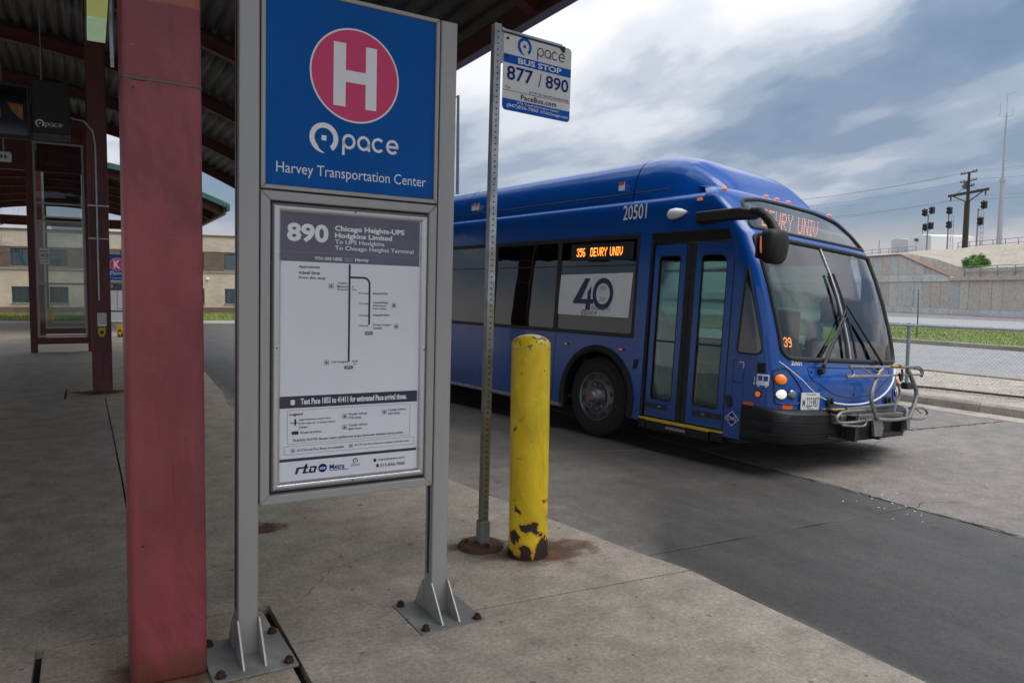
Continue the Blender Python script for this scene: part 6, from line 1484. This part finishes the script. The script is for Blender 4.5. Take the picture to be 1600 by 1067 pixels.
MB().lathe([(0, .5), (.3, .45), (.32, -.4), (0, -.45)], 12, org=(-.30, 0, 7.9)).obj('transformer', 'int_grey', t)
MB().prism([circ(0, 0, .42, 18)], lambda a, b, d: (a, -.6-d, b-.2), .05).obj('backboard', 'black', t)
# mast
t = thing('antenna_mast', 'tall slender grey steel mast with small antennas at far right', 'mast', Wp(19.3, 14, 5.3))
MB().tube([(0, 0, -.5), (0, 0, 9.3)], [.30, .20], 12).obj('shaft', 'galv', t); MB().tube([(0, 0, 9.3), (0, 0, 16.2)], [.14, .08], 10).obj('shaft', 'galv', t); MB().lathe([(0, .1), (.33, .1), (.33, -.1), (0, -.1)], 12, org=(0, 0, 9.0)).obj('collar', 'galv', t)
cr_ = Vector((-wd.y*0+.45, -.9, 0)).normalized()
MB().tube([-cr_*.6+Vector((0, 0, 15.9)), cr_*.6+Vector((0, 0, 15.9))], .04, 6).obj('antenna_arm', 'galv', t)
for s_, h_ in ((-.6, 1.5), (.55, 1.1), (0, 2.4)): MB().tube([cr_*s_+Vector((0, 0, 15.9)), cr_*s_+Vector((0, 0, 15.9+h_))], .028, 6).obj('antenna', 'galv', t)
MB().tube([cr_*.1+Vector((0, 0, 18.2)), cr_*.8+Vector((0, 0, 18.5))], .03, 6).obj('wind_vane', 'galv', t); MB().box(-1.6, 1.6, -1.0, 1.0, 1.35, 1.5).obj('service_platform', 'galv_fence', t)
# overhead wires (one bundle of cables each)
pb = Vector(q0)
for i, (s_, z, e0, e1, nm) in enumerate(((-2.9, 6.4, (70, 92, 12.0), (110, -20, 17.5), 'lowest overhead wire left and right of the utility pole'), (2.9, 6.4, (72, 95, 12.6), (113, -20, 18.4), 'second overhead wire at the utility pole crossarm'), (-1.2, 9.4, (69, 90, 14.5), (112, -22, 22), 'overhead wire from the left of the top crossarm'), (1.2, 9.4, (74, 94, 15.2), (115, -22, 23), 'overhead wire from the right of the top crossarm'), (1.1, 8.4, (71, 92, 13.7), (112, -22, 20.5), 'thin overhead wire below the top crossarm'))):
    dx = -wd*s_; p_ = pb+dx+Vector((0, 0, z)); mb = MB()
    for e in (e0, e1):
        E2 = Vector(e); mb.tube([p_.lerp(E2, k/14)+Vector((0, 0, -4*1.6*(k/14)*(1-k/14))) for k in range(15)], .012, 4)
    o = mb.obj('overhead_wire', 'int_grey'); tag(o, nm, 'wire')
# bush
def foliage(name, n, cx_, rad, leaf, m, parent, seed=3, squash=.8):
    rnd = random.Random(seed); mb_ = MB(); cl = [(Vector((rnd.uniform(-1, 1), rnd.uniform(-1, 1), rnd.uniform(-.6, 1)))).normalized()*rnd.uniform(.35, 1) for _ in range(22)]
    for i in range(n):
        c_ = rnd.choice(cl); q = Vector((rnd.gauss(0, 1), rnd.gauss(0, 1), rnd.gauss(0, 1))).normalized()*rnd.uniform(.12, .42)
        p_ = Vector(((c_.x+q.x)*rad, (c_.y+q.y)*rad, (c_.z+q.z)*rad*squash))+Vector(cx_)
        a = Vector((rnd.uniform(-1, 1), rnd.uniform(-1, 1), rnd.uniform(-1, 1))).normalized()*leaf; b = a.cross(Vector((rnd.uniform(-1, 1), rnd.uniform(-1, 1), rnd.uniform(-1, 1)))).normalized()*leaf*.5
        mb_.add([p_-a, p_+b, p_+a, p_-b], [(0, 1, 2, 3)])
    return mb_.obj(name, m, parent, recalc=False)
MT['leaf'] = mat('spring_leaves', (.12, .26, .045), .7, var=.5, scale=1.6)
t = thing('green_bush', 'bright green leafy bush behind the retaining wall railing', 'bush', Wp(14.7, 1.6, 3.6))
t.location = Vector(Wp(7.7, 2.0, 3.2)); mb = MB(); [mb.tube([(0, 0, -.5), (math.cos(k)*.5, math.sin(k)*.5, 1.2)], [.08, .04], 6) for k in range(6)]; mb.obj('stem', 'bark', t); foliage('foliage', 9000, (0, 0, 1.15), 1.08, .10, 'leaf', t, 5, 1.0)
# tall weed stalk by the median
o = MB().tube([(0, 0, 0), (.02, 0, .9), (.0, .02, 1.9)], [.03, .025, .015], 6).obj('marker_post', 'int_grey'); o.location = (27.8, 17.2, 0); tag(o, 'thin dark marker post standing in the median grass', 'post')
